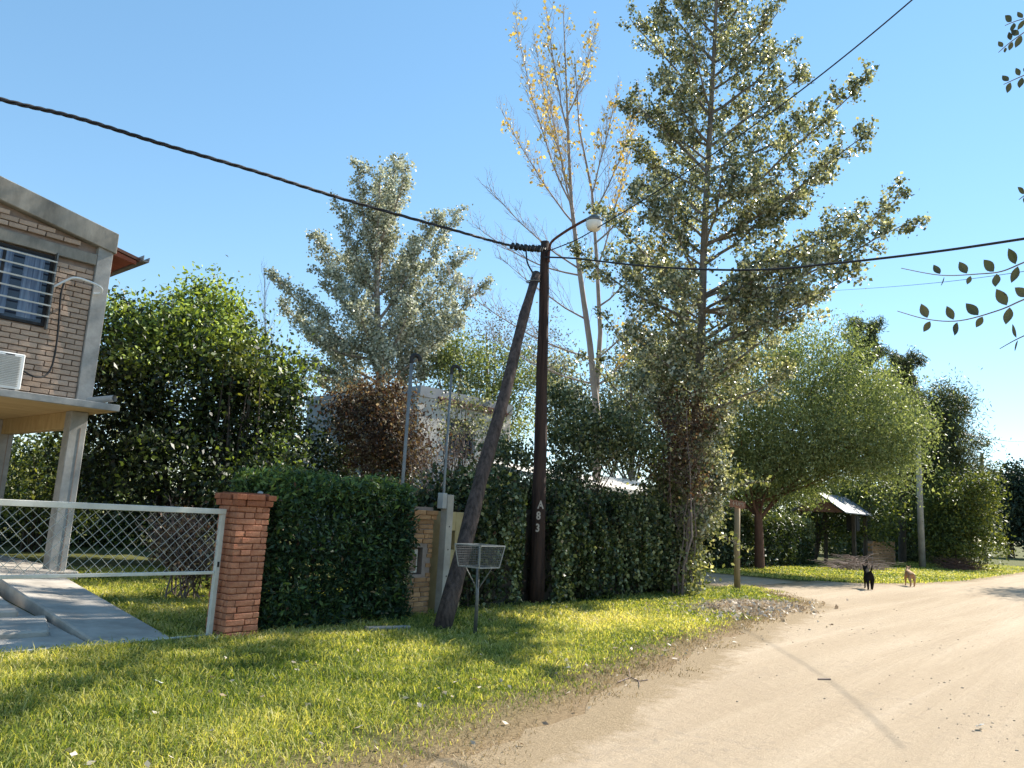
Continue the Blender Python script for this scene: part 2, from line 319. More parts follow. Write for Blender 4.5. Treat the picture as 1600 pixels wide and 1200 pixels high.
def strip(name, left, right, n, label):
    """road sheet between two polylines sampled n times, cross-split, 4 mm above the ground"""
    m = 14; V = []; E_ = []
    for i in range(n):
        a, b = left(i/(n-1)), right(i/(n-1))
        for j in range(m):
            t = (j/(m-1)); t2 = .5-.5*math.cos(math.pi*t)
            V.append((a[0]+(b[0]-a[0])*t2, a[1]+(b[1]-a[1])*t2, .004)); wd = math.hypot(a[0]-b[0], a[1]-b[1])
            E_.append(max(0, 1-min(t2, 1-t2)*wd/.9))
    fs = [(i*m+j, i*m+j+1, (i+1)*m+j+1, (i+1)*m+j) for i in range(n-1) for j in range(m-1)]
    me = bpy.data.meshes.new(name); me.from_pydata(V, [], fs)
    at_ = me.attributes.new('edge', 'FLOAT', 'POINT'); at_.data.foreach_set('value', E_)
    bm = bmesh.new(); bm.from_mesh(me); bmesh.ops.recalc_face_normals(bm, faces=bm.faces); bm.to_mesh(me); bm.free()
    if me.polygons[0].normal.z < 0: me.flip_normals()
    return me
def wig(x): return .10*math.sin(x*2.1)+.07*math.sin(x*5.3+1)+.05*math.sin(x*11.7+2)
XS = np.concatenate([np.arange(-30, 60, .25), np.arange(60, 400, 6)])
def main_left(t):
    x = float(np.interp(t, np.linspace(0, 1, len(XS)), XS))
    if x < 19.4: y = float(road_edge(x))
    elif x < 25.2: y = 9.0
    else: y = min(9.0, float(far_edge(x)))
    return (x, y+wig(x)*.8)
def main_right(t):
    x = float(np.interp(t, np.linspace(0, 1, len(XS)), XS)); return (x, float(np.interp(x, [-30, 10, 60, 120, 400], [-3.8, -3.3, -1.2, 1.0, 14]))+wig(x+40))
me = strip('dirt_road', main_left, main_right, len(XS), '')
tag(link('dirt_road', me, 'dirt'), 'pale packed dirt street curving away', kind='structure')
me = strip('side_road', lambda t: (19.9+t*9+.5*wig(t*60), 9.004+t*70), lambda t: (25.0+t*9+.5*wig(t*55+3), 9.004+t*70), 120, '')
tag(link('side_road', me, 'dirt'), 'side dirt street joining at the corner', kind='structure')

# ------------------------------------------------------------------ left house
def brick_meshes(l, d, h, n=5):
    out = []
    for k in range(n):
        mb = MB(); mb.box(-l/2, l/2, -d/2, d/2, -h/2, h/2); me = bpy.data.meshes.new('brick')
        vs_ = [tuple(c+random.uniform(-.0035, .0035) for c in v) for v in mb.v]; me.from_pydata(vs_, [], mb.f)
        bm = bmesh.new(); bm.from_mesh(me); bmesh.ops.recalc_face_normals(bm, faces=bm.faces)
        bmesh.ops.bevel(bm, geom=[e for e in bm.edges], offset=.006, segments=1, affect='EDGES', profile=.6)
        bm.to_mesh(me); bm.free(); out.append(me)
    return out
H = thing('brick_house', 'two storey brick house on concrete columns at the left edge, barred window upstairs', 'house', (5.55, 15.25, 0))
hx, hy = 5.55, 15.25
def hb(*a):  # box in world coords -> house local
    x0, x1, y0, y1, z0, z1 = a; return (x0-hx, x1-hx, y0-hy, y1-hy, z0, z1)
SL = .19
def zb(X): return 6.20+SL*(5.42-X) if X > 1 else 6.20+SL*(5.42-2+X)     # underside of the sloping gable beam
# upper storey shell with a window hole: mortar sheet pieces
wl = MB()
wx0, wx1, wz0, wz1 = 3.18, 4.76, 4.49, 5.81
for a in ((-3.6, wx0, 15.3, 15.45, 3.18, 5.83), (wx1, 5.62, 15.3, 15.45, 3.18, 5.83), (wx0, wx1, 15.3, 15.45, 3.18, wz0), (wx0, wx1, 15.3, 15.45, wz1, 5.83)): wl.box(*hb(*a))
wl.add([(x-hx, y-hy, z) for y in (15.3, 15.45) for x, z in ((-3.6, 5.83), (5.62, 5.83), (5.62, zb(5.62)+.05), (1, zb(1)+.05), (-3.6, zb(-3.6)+.05))],
       [(0, 1, 2, 3, 4), (9, 8, 7, 6, 5), (0, 5, 6, 1), (1, 6, 7, 2), (2, 7, 8, 3), (3, 8, 9, 4), (4, 9, 5, 0)])
wl.box(*hb(5.50, 5.66, 15.46, 22, 3.18, 6.35)); wl.box(*hb(-3.6, 5.49, 21.85, 22, 3.18, 6.4)); wl.box(*hb(-3.6, -3.45, 15.46, 21.84, 3.18, 6.4))
wall = wl.build('wall', 'mortar', H)
bl, bh = .30, .098; bms = brick_meshes(bl-.014, .10, bh-.014)
for b_ in bms: b_.materials.append(M['brick_pink'])
halfs = brick_meshes(bl/2-.014, .10, bh-.014, 3)
for b_ in halfs: b_.materials.append(M['brick_pink'])
rest = MB(); nb = 0
row = 0; z = 3.185+bh/2
while z < 7.0:
    x = 5.44-(bl/2 if row % 2 == 0 else bl/2); off = 0 if row % 2 == 0 else bl/2
    xx = 5.45-off
    if off and not (5.82 < z+bh/2 and z-bh/2 < 6.05) and z+bh/2 < zb(5.37): 
        o = link('brick', random.choice(halfs), None, wall); o.location = (5.375-hx, 15.27-hy+random.uniform(-.008, .008), z); nb += 1
    while xx-bl > -3.6:
        cx = xx-bl/2; xx -= bl
        if 5.80 < z+bh/2 and z-bh/2 < 6.06: continue
        if z+bh/2 > zb(cx+bl/2)-.005: continue
        if z+bh/2 > wz0+.02 and z-bh/2 < wz1 and cx+bl/2 > wx0 and cx-bl/2 < wx1:
            if cx-bl/2 < wx1 and cx+bl/2 > wx1+.06:      # cut brick at the window jamb
                c = wx1; ww = cx+bl/2-c; mb = MB(); mb.box(-ww/2+.006, ww/2-.006, -.05, .05, -bh/2+.007, bh/2-.007); o = mb.build('brick', 'brick_pink', wall); o.location = (c+ww/2-hx, 15.27-hy, z)
            continue
        if cx > 2.9:
            o = link('brick', random.choice(bms), None, wall); o.location = (cx-hx, 15.27-hy+random.uniform(-.008, .008), z); o.rotation_euler.y = random.uniform(-.006, .006); nb += 1
        else: rest.box(cx-bl/2+.007-hx, cx+bl/2-.007-hx, 15.22-hy, 15.32-hy, z-bh/2+.007, z+bh/2-.007)
    z += bh; row += 1
tag(rest.build('brickwork', 'brick_pink', wall, recalc=False), kind='stuff')
MB().box(*hb(5.455, 5.72, 15.17, 15.44, 3.185, 6.42)).build('corner_pilaster', 'concrete', H, bevel=.006)
MB().box(*hb(-3.62, 5.45, 15.185, 15.44, 5.835, 6.04)).build('lintel_beam', 'concrete_stain', H, bevel=.006)
g = MB(); pr = [(-3.7, zb(-3.6)), (1, zb(1)), (5.76, zb(5.76)), (5.76, zb(5.76)+.40), (1, zb(1)+.42), (-3.7, zb(-3.6)+.4)]
g.add([(x-hx, y-hy, z) for y in (15.12, 15.43) for x, z in pr], [(0, 1, 4, 5), (1, 2, 3, 4), (11, 10, 7, 6), (10, 9, 8, 7)]+[(i, (i+1) % 6, (i+1) % 6+6, i+6) for i in range(6)])
g.build('gable_beam', 'concrete_stain', H, bevel=.012)
# roof
def zr(X): return 6.40+.2*(5.6-X)
rf = MB()
for x0, x1 in ((1.0, 6.36),):
    rf.add([(x-hx, y-hy, zr(x)+dz) for y in (15.44, 22.3) for x, dz in ((x0, -.03), (x1, -.03), (x1, .03), (x0, .03))], [(0, 1, 2, 3), (7, 6, 5, 4), (0, 4, 5, 1), (1, 5, 6, 2), (2, 6, 7, 3), (3, 7, 4, 0)])
    rf.add([(2-x-hx, y-hy, zr(x)+dz) for y in (15.44, 22.3) for x, dz in ((x0, -.03), (x1, -.03), (x1, .03), (x0, .03))], [(0, 1, 2, 3), (7, 6, 5, 4), (0, 4, 5, 1), (1, 5, 6, 2), (2, 6, 7, 3), (3, 7, 4, 0)])
roof = rf.build('roof', 'roof_tile', H)
for k in range(6):
    y = 15.5+k*1.12; MB().add([(x-hx, yy-hy, zr(x)+dz) for yy in (y, y+1.1) for x, dz in ((5.7, -.05), (6.30, -.05), (6.30, -.034), (5.7, -.034))], [(0, 1, 2, 3), (7, 6, 5, 4), (0, 4, 5, 1), (1, 5, 6, 2), (2, 6, 7, 3), (3, 7, 4, 0)]).build('soffit_board', 'roof_wood', roof)
for k in range(7):
    y = 15.46+k*1.12; MB().add([(x-hx, yy-hy, zr(x)+dz) for yy in (y, y+.06) for x, dz in ((5.68, -.15), (6.28, -.12), (6.28, -.051), (5.68, -.051))], [(0, 1, 2, 3), (7, 6, 5, 4), (0, 4, 5, 1), (1, 5, 6, 2), (2, 6, 7, 3), (3, 7, 4, 0)]).build('rafter', 'roof_wood', roof)
gt = MB(); prof = [(6.34, 6.32), (6.34, 6.20), (6.46, 6.20), (6.47, 6.30), (6.455, 6.30), (6.45, 6.215), (6.355, 6.215), (6.355, 6.32)]
gt.add([(x-hx, y-hy, z) for y in (15.3, 22.3) for x, z in prof], [tuple(range(8)), tuple(range(15, 7, -1))]+[(i, i+8, (i+1) % 8+8, (i+1) % 8) for i in range(8)])
gt.build('gutter', 'galv', H)
# window
win = MB()
for a in ((wx0, wx1, 15.24, 15.30, wz0, wz0+.05), (wx0, wx1, 15.24, 15.30, wz1-.05, wz1), (wx0, wx0+.05, 15.24, 15.30, wz0+.05, wz1-.05), (wx1-.05, wx1, 15.24, 15.30, wz0+.05, wz1-.05), (3.95, 4.0, 15.25, 15.29, wz0+.05, wz1-.05)): win.box(*hb(*a))
wo = win.build('window', 'black', H)
MB().box(*hb(wx0+.05, 3.95, 15.27, 15.275, wz0+.05, wz1-.05)).build('pane', 'glass', wo); MB().box(*hb(4.0, wx1-.05, 15.265, 15.27, wz0+.05, wz1-.05)).build('pane', 'glass', wo)
for k in range(3):
    x = 3.3+k*.5; MB().box(*hb(x, x+.32, 15.2605, 15.2625, wz0+.09, wz1-.1)).build('curtain', 'curtain', wo)
for k in range(6):
    z = wz1-.13-k*.205; MB().bar((wx0-.04-hx, 15.13-hy, z), (wx1+.02-hx, 15.13-hy, z), .026, .026).build('window_bar', 'white_paint', wo)
MB().box(*hb(wx1-.004, wx1+.022, 15.12, 15.215, wz0-.06, wz1+.05)).build('bar_frame', 'steel', wo)
# slab, beam, columns
sb_ = MB(); n = 60; pts = []
sb_.box(*hb(-3.7, 5.93, 14.42, 22.1, 3.06, 3.18)); sb_.build('balcony_slab', 'concrete', H, bevel=.008)
for k in range(14):
    y = 14.45+k*.5; MB().box(*hb(-3.65, 5.90, y, y+.485, 3.052, 3.059)).build('soffit_panel', 'soffit', H)
MB().box(*hb(5.46, 5.68, 15.5, 19.05, 2.74, 3.052)).build('beam', 'soffit', H, bevel=.005)
MB().box(*hb(5.46, 5.68, 19.36, 22.0, 2.74, 3.052)).build('beam', 'soffit', H, bevel=.005)
for y in (15.2, 19.06):
    c = MB().box(*hb(5.42, 5.71, y, y+.29, 0, 3.05)).build('column', 'concrete', H, bevel=.01)
    MB().box(*hb(5.60, 5.615, y-.006, y+.004, .02, 2.75)).build('joint', 'mortar', c)
MB().box(*hb(-3.5, 2.2, 16.5, 21.9, 0, 3.05)).build('ground_floor_wall', 'white_wall', H)
# things on the house
ac = thing('air_conditioner', 'white outdoor air conditioning unit standing on the balcony slab', 'air conditioner', (3.97, 14.85, 3.18))
MB().box(-.42, .42, -.15, .15, .05, .66).build('casing', 'plastic_white', ac, bevel=.015)
for k in range(18): MB().box(.02, .36, -.166, -.152, .10+k*.029, .114+k*.029).build('louvre', 'plastic_grey', ac)
fan = MB(); 
for q in range(6): fan.tube([(-.2+(.04+.035*q)*math.cos(a), -.16, .35+(.04+.035*q)*math.sin(a)) for a in np.linspace(0, 2*math.pi, 25)], .004, 4, cap=False)
fan.build('fan_grille', 'plastic_grey', ac)
MB().box(.12, .26, -.1535, -.1505, .615, .635).build('badge', 'black', ac)
for s_ in (-.3, .3): MB().box(s_-.04, s_+.04, -.14, .14, 0, .05).build('foot', 'black', ac)
def cable_obj(name, pts, r, m, label, cat, n=6, group=None):
    b = Vector(pts[0]); o = MB().tube([Vector(p)-b for p in pts], r, n).build(name, m, smooth=True); o.location = b; return tag(o, label, cat, group)
def smooth_pts(P, k=6):
    P = [Vector(p) for p in P]; out = []
    for i in range(len(P)-1):
        p0, p1, p2, p3 = P[max(i-1, 0)], P[i], P[i+1], P[min(i+2, len(P)-1)]
        for j in range(k):
            t = j/k; out.append(.5*((2*p1)+(p2-p0)*t+(2*p0-5*p1+4*p2-p3)*t*t+(3*p1-p0-3*p2+p3)*t**3))
    return out+[P[-1]]
cable_obj('conduit_loop', smooth_pts([aty(82, 449, 15.19), aty(100, 440, 15.15), aty(118, 434, 15.08), aty(142, 441, 14.98), aty(158, 450, 15.0), aty(157, 458, 15.08), aty(146, 459, 15.14)]), .022, 'plastic_white', 'white flexible conduit looping off the upper brick wall', 'conduit', 8)
cable_obj('hanging_cable', smooth_pts([aty(101, 441, 15.17), aty(95, 460, 15.17), aty(92, 500, 15.18), aty(88, 540, 15.18), aty(80, 575, 15.17), aty(68, 588, 15.12), aty(52, 588, 15.05), aty(38, 580, 14.98), aty(28, 570, 14.92)]), .017, 'black', 'dark cable hanging down the brick wall to the air conditioner', 'cable', 6)
pp = MB(); a_, b_ = Vector((0, 0, 0)), Vector((.24, -.52, .05))
vs_p = []
pp.tube([a_, b_], .062, 16, cap=False); pp.tube([b_, a_], .052, 16, cap=False)
pv = pp.build('drain_pipe', 'plastic_grey', recalc=False); pv.location = (5.60, 15.0, 3.245); tag(pv, 'short grey plastic drain pipe lying on the balcony slab corner', 'pipe')

# ------------------------------------------------------------------ driveway
dv = thing('driveway', 'concrete driveway with a raised strip and steps behind the gate', 'driveway', (3.6, 8.7, 0)); dv['kind'] = 'structure'; del dv['category']
def dbox(name, P, z0=-.05, m='concrete_floor'):   # P: four (x,y,z) top corners
    mb = MB(); mb.add([(x-3.6, y-8.7, z0) for x, y, z in P]+[(x-3.6, y-8.7, z) for x, y, z in P], [(3, 2, 1, 0), (4, 5, 6, 7)]+[(i, (i+1) % 4, (i+1) % 4+4, i+4) for i in range(4)]); return mb.build(name, m, dv, bevel=.018)
dbox('raised_strip', [(3.62, 8.62, .05), (4.42, 8.62, .04), (5.45, 15.1, .22), (4.34, 15.1, .30)])
dbox('carport_floor', [(-1, 15.11, .25), (5.9, 15.11, .18), (5.9, 22, .18), (-1, 22, .25)])
dbox('base_slab', [(-1, 8.56, .012), (3.6, 8.56, .012), (4.30, 15.05, .012), (-1, 15.05, .012)])
xl = lambda y: 3.612+.111*(y-8.62)
dbox('step', [(-1, 8.55, .02), (3.60, 8.55, .02), (xl(9.35), 9.35, .02), (-1, 9.60, .02)])
dbox('step', [(-1, 9.61, .10), (xl(9.36)-.25, 9.36, .08), (xl(10.6), 10.6, .07), (-1, 10.9, .09)])
dbox('step', [(-1, 10.91, .17), (xl(10.61)-.3, 10.61, .14), (xl(15.1), 15.1, .12), (-1, 15.1, .20)])
dbox('step', [(xl(9.36)-.245, 9.355, .015), (xl(9.36)-.004, 9.355, .015), (xl(10.6)-.004, 10.6, .02), (xl(10.6)-.05, 10.59, .02)])

# ------------------------------------------------------------------ gate
G = thing('chain_link_gate', 'low white tube gate with chain link mesh across the driveway', 'gate', (4.83, 8.52, 0))
def rail(name, a, b, w): return MB().bar(Vector(a)-Vector((4.83, 8.52, 0)), Vector(b)-Vector((4.83, 8.52, 0)), w).build(name, 'white_paint', G, bevel=.004)
rail('top_rail', (.9, 8.52, 1.435), (4.86, 8.52, 1.435), .062); rail('stile', (4.83, 8.52, .02), (4.83, 8.52, 1.403), .055); rail('stile', (.93, 8.52, .02), (.93, 8.52, 1.403), .05)
rail('middle_rail', (.96, 8.52, .735), (4.80, 8.52, .735), .036); rail('bottom_rail', (.96, 8.52, .035), (4.80, 8.52, .035), .022)
MB().box(-.012, .012, -.034, -.029, .80, .86).build('lock', 'black', G)
mesh = MB(); p_ = .118; z0, z1 = .755, 1.40; hgt = z1-z0
x = .96-hgt
while x < 4.80:
    for sgn in (1, -1):
        xa, xb = (x, x+hgt) if sgn > 0 else (x+hgt, x); za, zb_ = z0, z1
        A, B = Vector((xa, 8.52+.004*sgn, z0)), Vector((xb, 8.52+.004*sgn, z1)); d = B-A
        ts = sorted([((.96-xa)/d.x), ((4.80-xa)/d.x)]); t0, t1 = max(0, ts[0]), min(1, ts[1])
        if t1 > t0+.01:
            sag = [A.lerp(B, t0+(t1-t0)*q/4)+Vector((RNG.normal()*.004, 0, RNG.normal()*.004)) for q in range(5)]
            mesh.tube([q-Vector((4.83, 8.52, 0)) for q in sag], .0028, 4, cap=False)
    x += p_
mesh.build('chain_link_mesh', 'wire', G, recalc=False)

# ------------------------------------------------------------------ brick gate pillar
def pillar(name, label, x0, y0, w, d, top, bm_, mort, bh=.072, cap=True, niche=None, capm=None):
    P = thing(name, label, 'pillar', (x0+w/2, y0+d/2, 0))
    ins = .018; core = MB()
    if niche:
        nx0, nx1, nz0, nz1, nd = niche; a = -w/2+ins; b = w/2-ins; c = -d/2+ins; e = d/2-ins
        core.box(a, b, c+nd, e, 0, top); core.box(a, nx0, c, c+nd-.001, 0, top); core.box(nx1, b, c, c+nd-.001, 0, top); core.box(nx0+.001, nx1-.001, c, c+nd-.001, 0, nz0); core.box(nx0+.001, nx1-.001, c, c+nd-.001, nz1, top)
    else: core.box(-w/2+ins, w/2-ins, -d/2+ins, d/2-ins, 0, top)
    core.build('mortar_core', mort, P)
    L, D_ = w/2, d/2; rows = int((top-.0)/bh); ncap = 2 if cap else 0
    full = brick_meshes(.235, .10, bh-.010, 5); sq = brick_meshes(.12, .10, bh-.010, 4); 
    for mm in full+sq: mm.materials.append(M[bm_])
    fullc = brick_meshes(.262, .11, bh-.006, 4)
    for mm in fullc: mm.materials.append(M[capm or bm_])
    for r in range(rows):
        z = bh*(r+.5); ex = .0
        if cap and r >= rows-2: ex = .028 if r == rows-2 else .045
        for side in range(4):
            ln = w if side % 2 == 0 else d; half = (d if side % 2 == 0 else w)/2
            # bond: bricks start at alternating ends
            s = -ln/2+(0 if r % 2 == 0 else .10)-(ex if r % 2 == 0 else -ex*0); e = ln/2-(.10 if r % 2 == 0 else 0)+(0 if r % 2 == 0 else ex); cur = s
            first = (r % 3 == 1)
            while cur < e-.03:
                l = .247 if not (first and cur == s) else .13
                l = min(l, e-cur)
                if e-cur-l < .05: l = e-cur
                c = cur+l/2; cur += l
                rz = side*math.pi/2
                px_, py_ = c, -half+.05-ex
                x, y = px_*math.cos(rz)-py_*math.sin(rz), px_*math.sin(rz)+py_*math.cos(rz)
                if niche and side == 0 and c+l/2 > niche[0] and c-l/2 < niche[1] and z+bh/2 > niche[2] and z-bh/2 < niche[3]: continue
                me = random.choice(fullc if ex else (full if l > .17 else sq)); o = link('brick', me, None, P)
                o.location = (x, y, z); o.rotation_euler = (random.uniform(-.008, .008), random.uniform(-.012, .012), rz+random.uniform(-.012, .012))
                bl_ = .262 if ex else (.235 if l > .17 else .12); o.scale.x = max(.3, (l-.006)/bl_); o.location += Vector((random.uniform(-.004, .004), random.uniform(-.004, .004), 0))
    return P
P1 = pillar('brick_gate_pillar', 'orange red brick gate pillar with a stepped brick cap beside the gate', 4.90, 8.32, .43, .43, 1.67, 'brick_red', 'mortar_red', capm='brick_cap')
st = MB(); 
me = bpy.data.meshes.new('stone'); bm = bmesh.new(); bmesh.ops.create_icosphere(bm, subdivisions=2, radius=.035)
for v in bm.verts: v.co *= 1+.15*math.sin(v.co.x*90+v.co.y*70); v.co.z *= .7
bm.to_mesh(me); bm.free(); o = link('stone', me, 'concrete'); o.location = (5.23, 8.42, 1.675); tag(o, 'pale stone lying on top of the orange brick gate pillar', 'stone')
P2 = pillar('meter_pillar', 'old brick meter pillar with a niche, half hidden between hedge and leaning pole', 7.93, 8.72, .56, .36, 1.63, 'brick_old', 'mortar', niche=(-.22, .10, .62, 1.02, .12))
mt = MB().box(-.18, .06, -.10, -.085, .64, .99).build('meter_frame', 'white_paint', P2, bevel=.003)
MB().box(-.15, .03, -.106, -.101, .67, .92).build('meter_window', 'glass', mt)
YW = thing('meter_wall', 'ochre plastered meter wall with an open box beside the concrete post', 'wall', (9.03, 9.0, 0))
yw = MB()
for a in ((-.24, -.17, -.13, .13, 0, 1.58), (.10, .30, -.13, .13, 0, 1.58), (-.169, .099, -.13, .13, 0, .98), (-.169, .099, -.13, .13, 1.28, 1.58), (-.169, .099, .0, .13, .981, 1.279)): yw.box(*a)
yw.build('wall', 'yellow_wall', YW, bevel=.005); MB().box(-.10, .04, -.09, -.02, .99, 1.2).build('meter_box', 'plastic_white', YW, bevel=.01)
CP = thing('service_post', 'square pale concrete service post between the meter pillar and the ochre wall', 'post', (8.66, 8.62, 0))
MB().box(-.07, .07, -.07, .07, 0, 1.84).build('post', 'concrete_floor', CP, bevel=.006)
MB().box(-.17, -.072, -.06, .06, 1.62, 1.86).build('junction_box', 'plastic_grey', CP, bevel=.006)
for z in (.6, 1.0, 1.35): MB().tube([(.0, -.071, z), (.0, -.074, z)], .012, 8).build('bolt', 'black', CP)
def mast(x, y, z0, z1, r, label):
    o = thing('conduit_mast', label, 'mast', (x, y, 0), 'electric service masts')
    MB().tube([(0, 0, z0), (0, 0, z1)], r, 10).build('pipe', 'galv', o, smooth=True)
    MB().tube(smooth_pts([(0, 0, z1-.02), (0, 0, z1+.07), (.05, -.02, z1+.12), (.11, -.05, z1+.09), (.13, -.06, z1+.03)], 4), r*1.35, 10).build('weatherhead', 'black', o, smooth=True)
q = aty(637, 650, 9.35); mast(q.x, 9.35, 0, 3.98, .028, 'thicker grey metal service mast rising behind the dark hedge')
mast(8.66, 8.72, 0, 3.80, .020, 'thinner grey metal service mast behind the concrete post')

# ------------------------------------------------------------------ poles, lamp, cables
pb = gnd(838, 946); PO = thing('utility_pole', 'upright dark tarred wooden utility pole with painted digits A 83', 'utility pole', (pb.x, pb.y, 0))
ptop = at(852, 378, math.hypot(pb.x, pb.y)); tp = ptop-Vector((pb.x, pb.y, 0))
k = 14; MB().tube([Vector((tp.x*i/k+.008*math.sin(i*1.3), tp.y*i/k, tp.z*i/k-(.02 if i == 0 else 0))) for i in range(k+1)], [.145-.06*i/k+.004*math.sin(i*2.2) for i in range(k+1)], 14).build('shaft', 'pole_wood', PO, smooth=True)
vd = Vector((-pb.x, -pb.y, 0)).normalized(); sx = Vector((0, 0, 1)).cross(vd).normalized()
def text_mesh(s, size, ext=.002):
    c = bpy.data.curves.new('txt', 'FONT'); c.body = s; c.size = size; c.extrude = ext; c.align_x = 'CENTER'; c.align_y = 'CENTER'; c.resolution_u = 3; c.offset = .006
    t = bpy.data.objects.new('txt', c); COL.objects.link(t); dg = bpy.context.evaluated_depsgraph_get(); me = bpy.data.meshes.new_from_object(t.evaluated_get(dg)); bpy.data.objects.remove(t); bpy.data.curves.remove(c); return me
for ch, py_, dx in (('A', 789, .035), ('8', 806, .0), ('3', 825, -.01)):
    zc = at(836, py_, math.hypot(pb.x, pb.y)).z; rr = .145-.06*zc/6.8; o = link('painted_character', text_mesh(ch, .20), 'paint_mark', PO)
    mx = Matrix((sx, Vector((0, 0, 1)), vd)).transposed().to_4x4()
    o.matrix_local = Matrix.Translation(Vector((tp.x*zc/6.8, tp.y*zc/6.8, zc))+vd*(rr+.004)+sx*dx) @ mx @ Matrix.Diagonal((.8, 1.0, 1, 1))
lb = gnd(690, 984); LP = thing('leaning_pole', 'weathered wooden brace pole leaning against the upright pole', 'utility pole', (lb.x, lb.y, 0))
lt = Vector((pb.x, pb.y, 0))+tp*(6.12/6.8)+vd*.15-sx*.16-Vector((lb.x, lb.y, 0)); k = 12
MB().tube([lt*(i/k-.015*(i == 0))+Vector((.02*math.sin(i*1.1), 0, .02*math.sin(i*.9))) for i in range(k+1)], [.128-.045*i/k+.006*math.sin(i*2.7) for i in range(k+1)], 14).build('shaft', 'pole_wood2', LP, smooth=True)
MB().tube([lt*.965+Vector((.13*math.cos(a)-.02, .13*math.sin(a), .02*math.cos(a))) for a in np.linspace(0, 6.28, 20)], .012, 5).build('wire_binding', 'steel', LP)
D0 = math.hypot(pb.x, pb.y)
LM = thing('street_lamp', 'small street lamp with a curved rusty arm and white bowl on the pole top', 'street lamp', tuple(at(856, 385, D0-.1)))
lo = LM.location
MB().tube([p-lo for p in smooth_pts([at(857, 410, D0-.11), at(858, 392, D0-.12), at(862, 378, D0-.2), at(880, 364, D0-.45), at(903, 350, D0-.75), at(922, 340, D0-.95)])], .026, 8).build('arm', 'rust', LM, smooth=True)
lc = at(928, 349, D0-1.0)-lo
MB().lathe([(.0, .16), (.05, .155), (.10, .12), (.145, .075), (.15, .03), (.145, .028)], lc, 24).build('shade', 'steel', LM, smooth=True)
MB().lathe([(.145, .03), (.15, .0), (.135, -.07), (.11, -.12), (.07, -.145), (0, -.15)], lc, 24).build('bowl', 'globe', LM, smooth=True)
def pole_pt(z, off=0): return Vector((pb.x, pb.y, 0))+tp*(z/6.8)+vd*off
zt = 6.62
L1 = [pole_pt(zt, .1)]+[aty(x, y, pole_pt(zt).y-.05) for x, y in ((800, 384), (700, 357), (540, 312), (400, 268), (250, 224), (120, 184), (0, 155), (-200, 98))]
L1 += [L1[-1]+Vector((-8, 0, -.35)), L1[-1]+Vector((-22, 0, 1.6))]
base_ = smooth_pts(L1, 10)
tw = thing('overhead_cable', 'thick twisted black overhead cable crossing the sky to the left', 'cable', tuple(base_[0]))
for s_ in range(3):
    MB().tube([p-base_[0]+Vector((0, math.cos(i*.45+s_*2.09)*.014, math.sin(i*.45+s_*2.09)*.014)) for i, p in enumerate(sum([[base_[i].lerp(base_[i+1], q/3) for q in range(3)] for i in range(len(base_)-1)], []))], .0125, 5).build('strand', 'cable', tw, smooth=True)
jb = MB()
for i in range(9):
    c = base_[min(2+i, len(base_)-1)]-base_[0]; jb.tube([c+Vector((-.02, 0, -.05)), c+Vector((.03, 0, .05))], .035+.012*(i % 2), 7)
jb.build('clamps', 'black', tw)
jm = MB().tube([p-base_[0] for p in smooth_pts([at(822, 392, D0-.05), at(824, 410, D0-.1), at(832, 425, D0-.15), at(843, 436, D0-.2)])], .016, 6).build('jumper', 'cable', tw, smooth=True)
# pole across the street (outside the frame) that carries the crossing cables
XP = thing('utility_pole', 'plain wooden utility pole on the far right side of the street', 'utility pole', (9.2, -4.2, 0))
MB().tube([(0, 0, -.02), (0, 0, 9.6)], [.15, .09], 14).build('shaft', 'pole_wood', XP, smooth=True)
def plane_pt(x, y, A, B):   # pixel ray hits the vertical plane through A and B
    d = ray(x, y); n_ = (B-A).cross(Vector((0, 0, 1))); t = (A-Vector((0, 0, CZ))).dot(n_)/d.dot(n_); return Vector((0, 0, CZ))+d*t
A, B = pole_pt(6.45, .12), Vector((9.2, -4.1, 5.15))
cable_obj('overhead_cable', smooth_pts([A]+[plane_pt(x, y, A, B) for x, y in ((900, 404), (1000, 415), (1100, 421), (1200, 421), (1300, 412), (1400, 401), (1500, 388), (1600, 373))])+[B], .016, 'cable', 'black overhead cable sagging from the pole across the street to the right', 'cable')
A, B = pole_pt(6.55, .12), Vector((9.2, -4.1, 9.4))
cable_obj('overhead_cable', smooth_pts([A]+[plane_pt(x, y, A, B) for x, y in [(x, np.polyval(np.polyfit([860, 1240, 1425], [397, 150, 0], 2), x)) for x in range(900, 1430, 48)]])+[B], .011, 'cable', 'thin straight wire rising from behind the tall poplar to the upper right corner', 'wire')

# ------------------------------------------------------------------ litter basket
bp = gnd(742, 994); BK = thing('litter_basket', 'small wire mesh litter basket on a thin metal stake', 'litter basket', (bp.x, bp.y, 0), rz=R(YAW+45+3))
MB().tube([(0, 0, -.02), (.0, .0, .45), (.01, .01, .88)], [.026, .024, .022], 10).build('stake', 'steel', BK, smooth=True)
br = MB(); bw, tw_, zb0, zt0 = .19, .235, .88, 1.16
for sx_ in (-1, 1):
    for sy_ in (-1, 1): br.tube([(.0, .0, .58), (sx_*.13, sy_*.13, .885)], .008, 6)
br.build('brace', 'steel', BK)
fr = MB(); cb = [(bw*a, bw*b, zb0) for a, b in ((-1, -1), (1, -1), (1, 1), (-1, 1))]; ct = [(tw_*a, tw_*b, zt0) for a, b in ((-1, -1), (1, -1), (1, 1), (-1, 1))]
for i in range(4): fr.bar(cb[i], cb[(i+1) % 4], .016); fr.bar(ct[i], ct[(i+1) % 4], .016); fr.bar(cb[i], ct[i], .016)
fr.build('frame', 'steel_light', BK)
ms = MB()
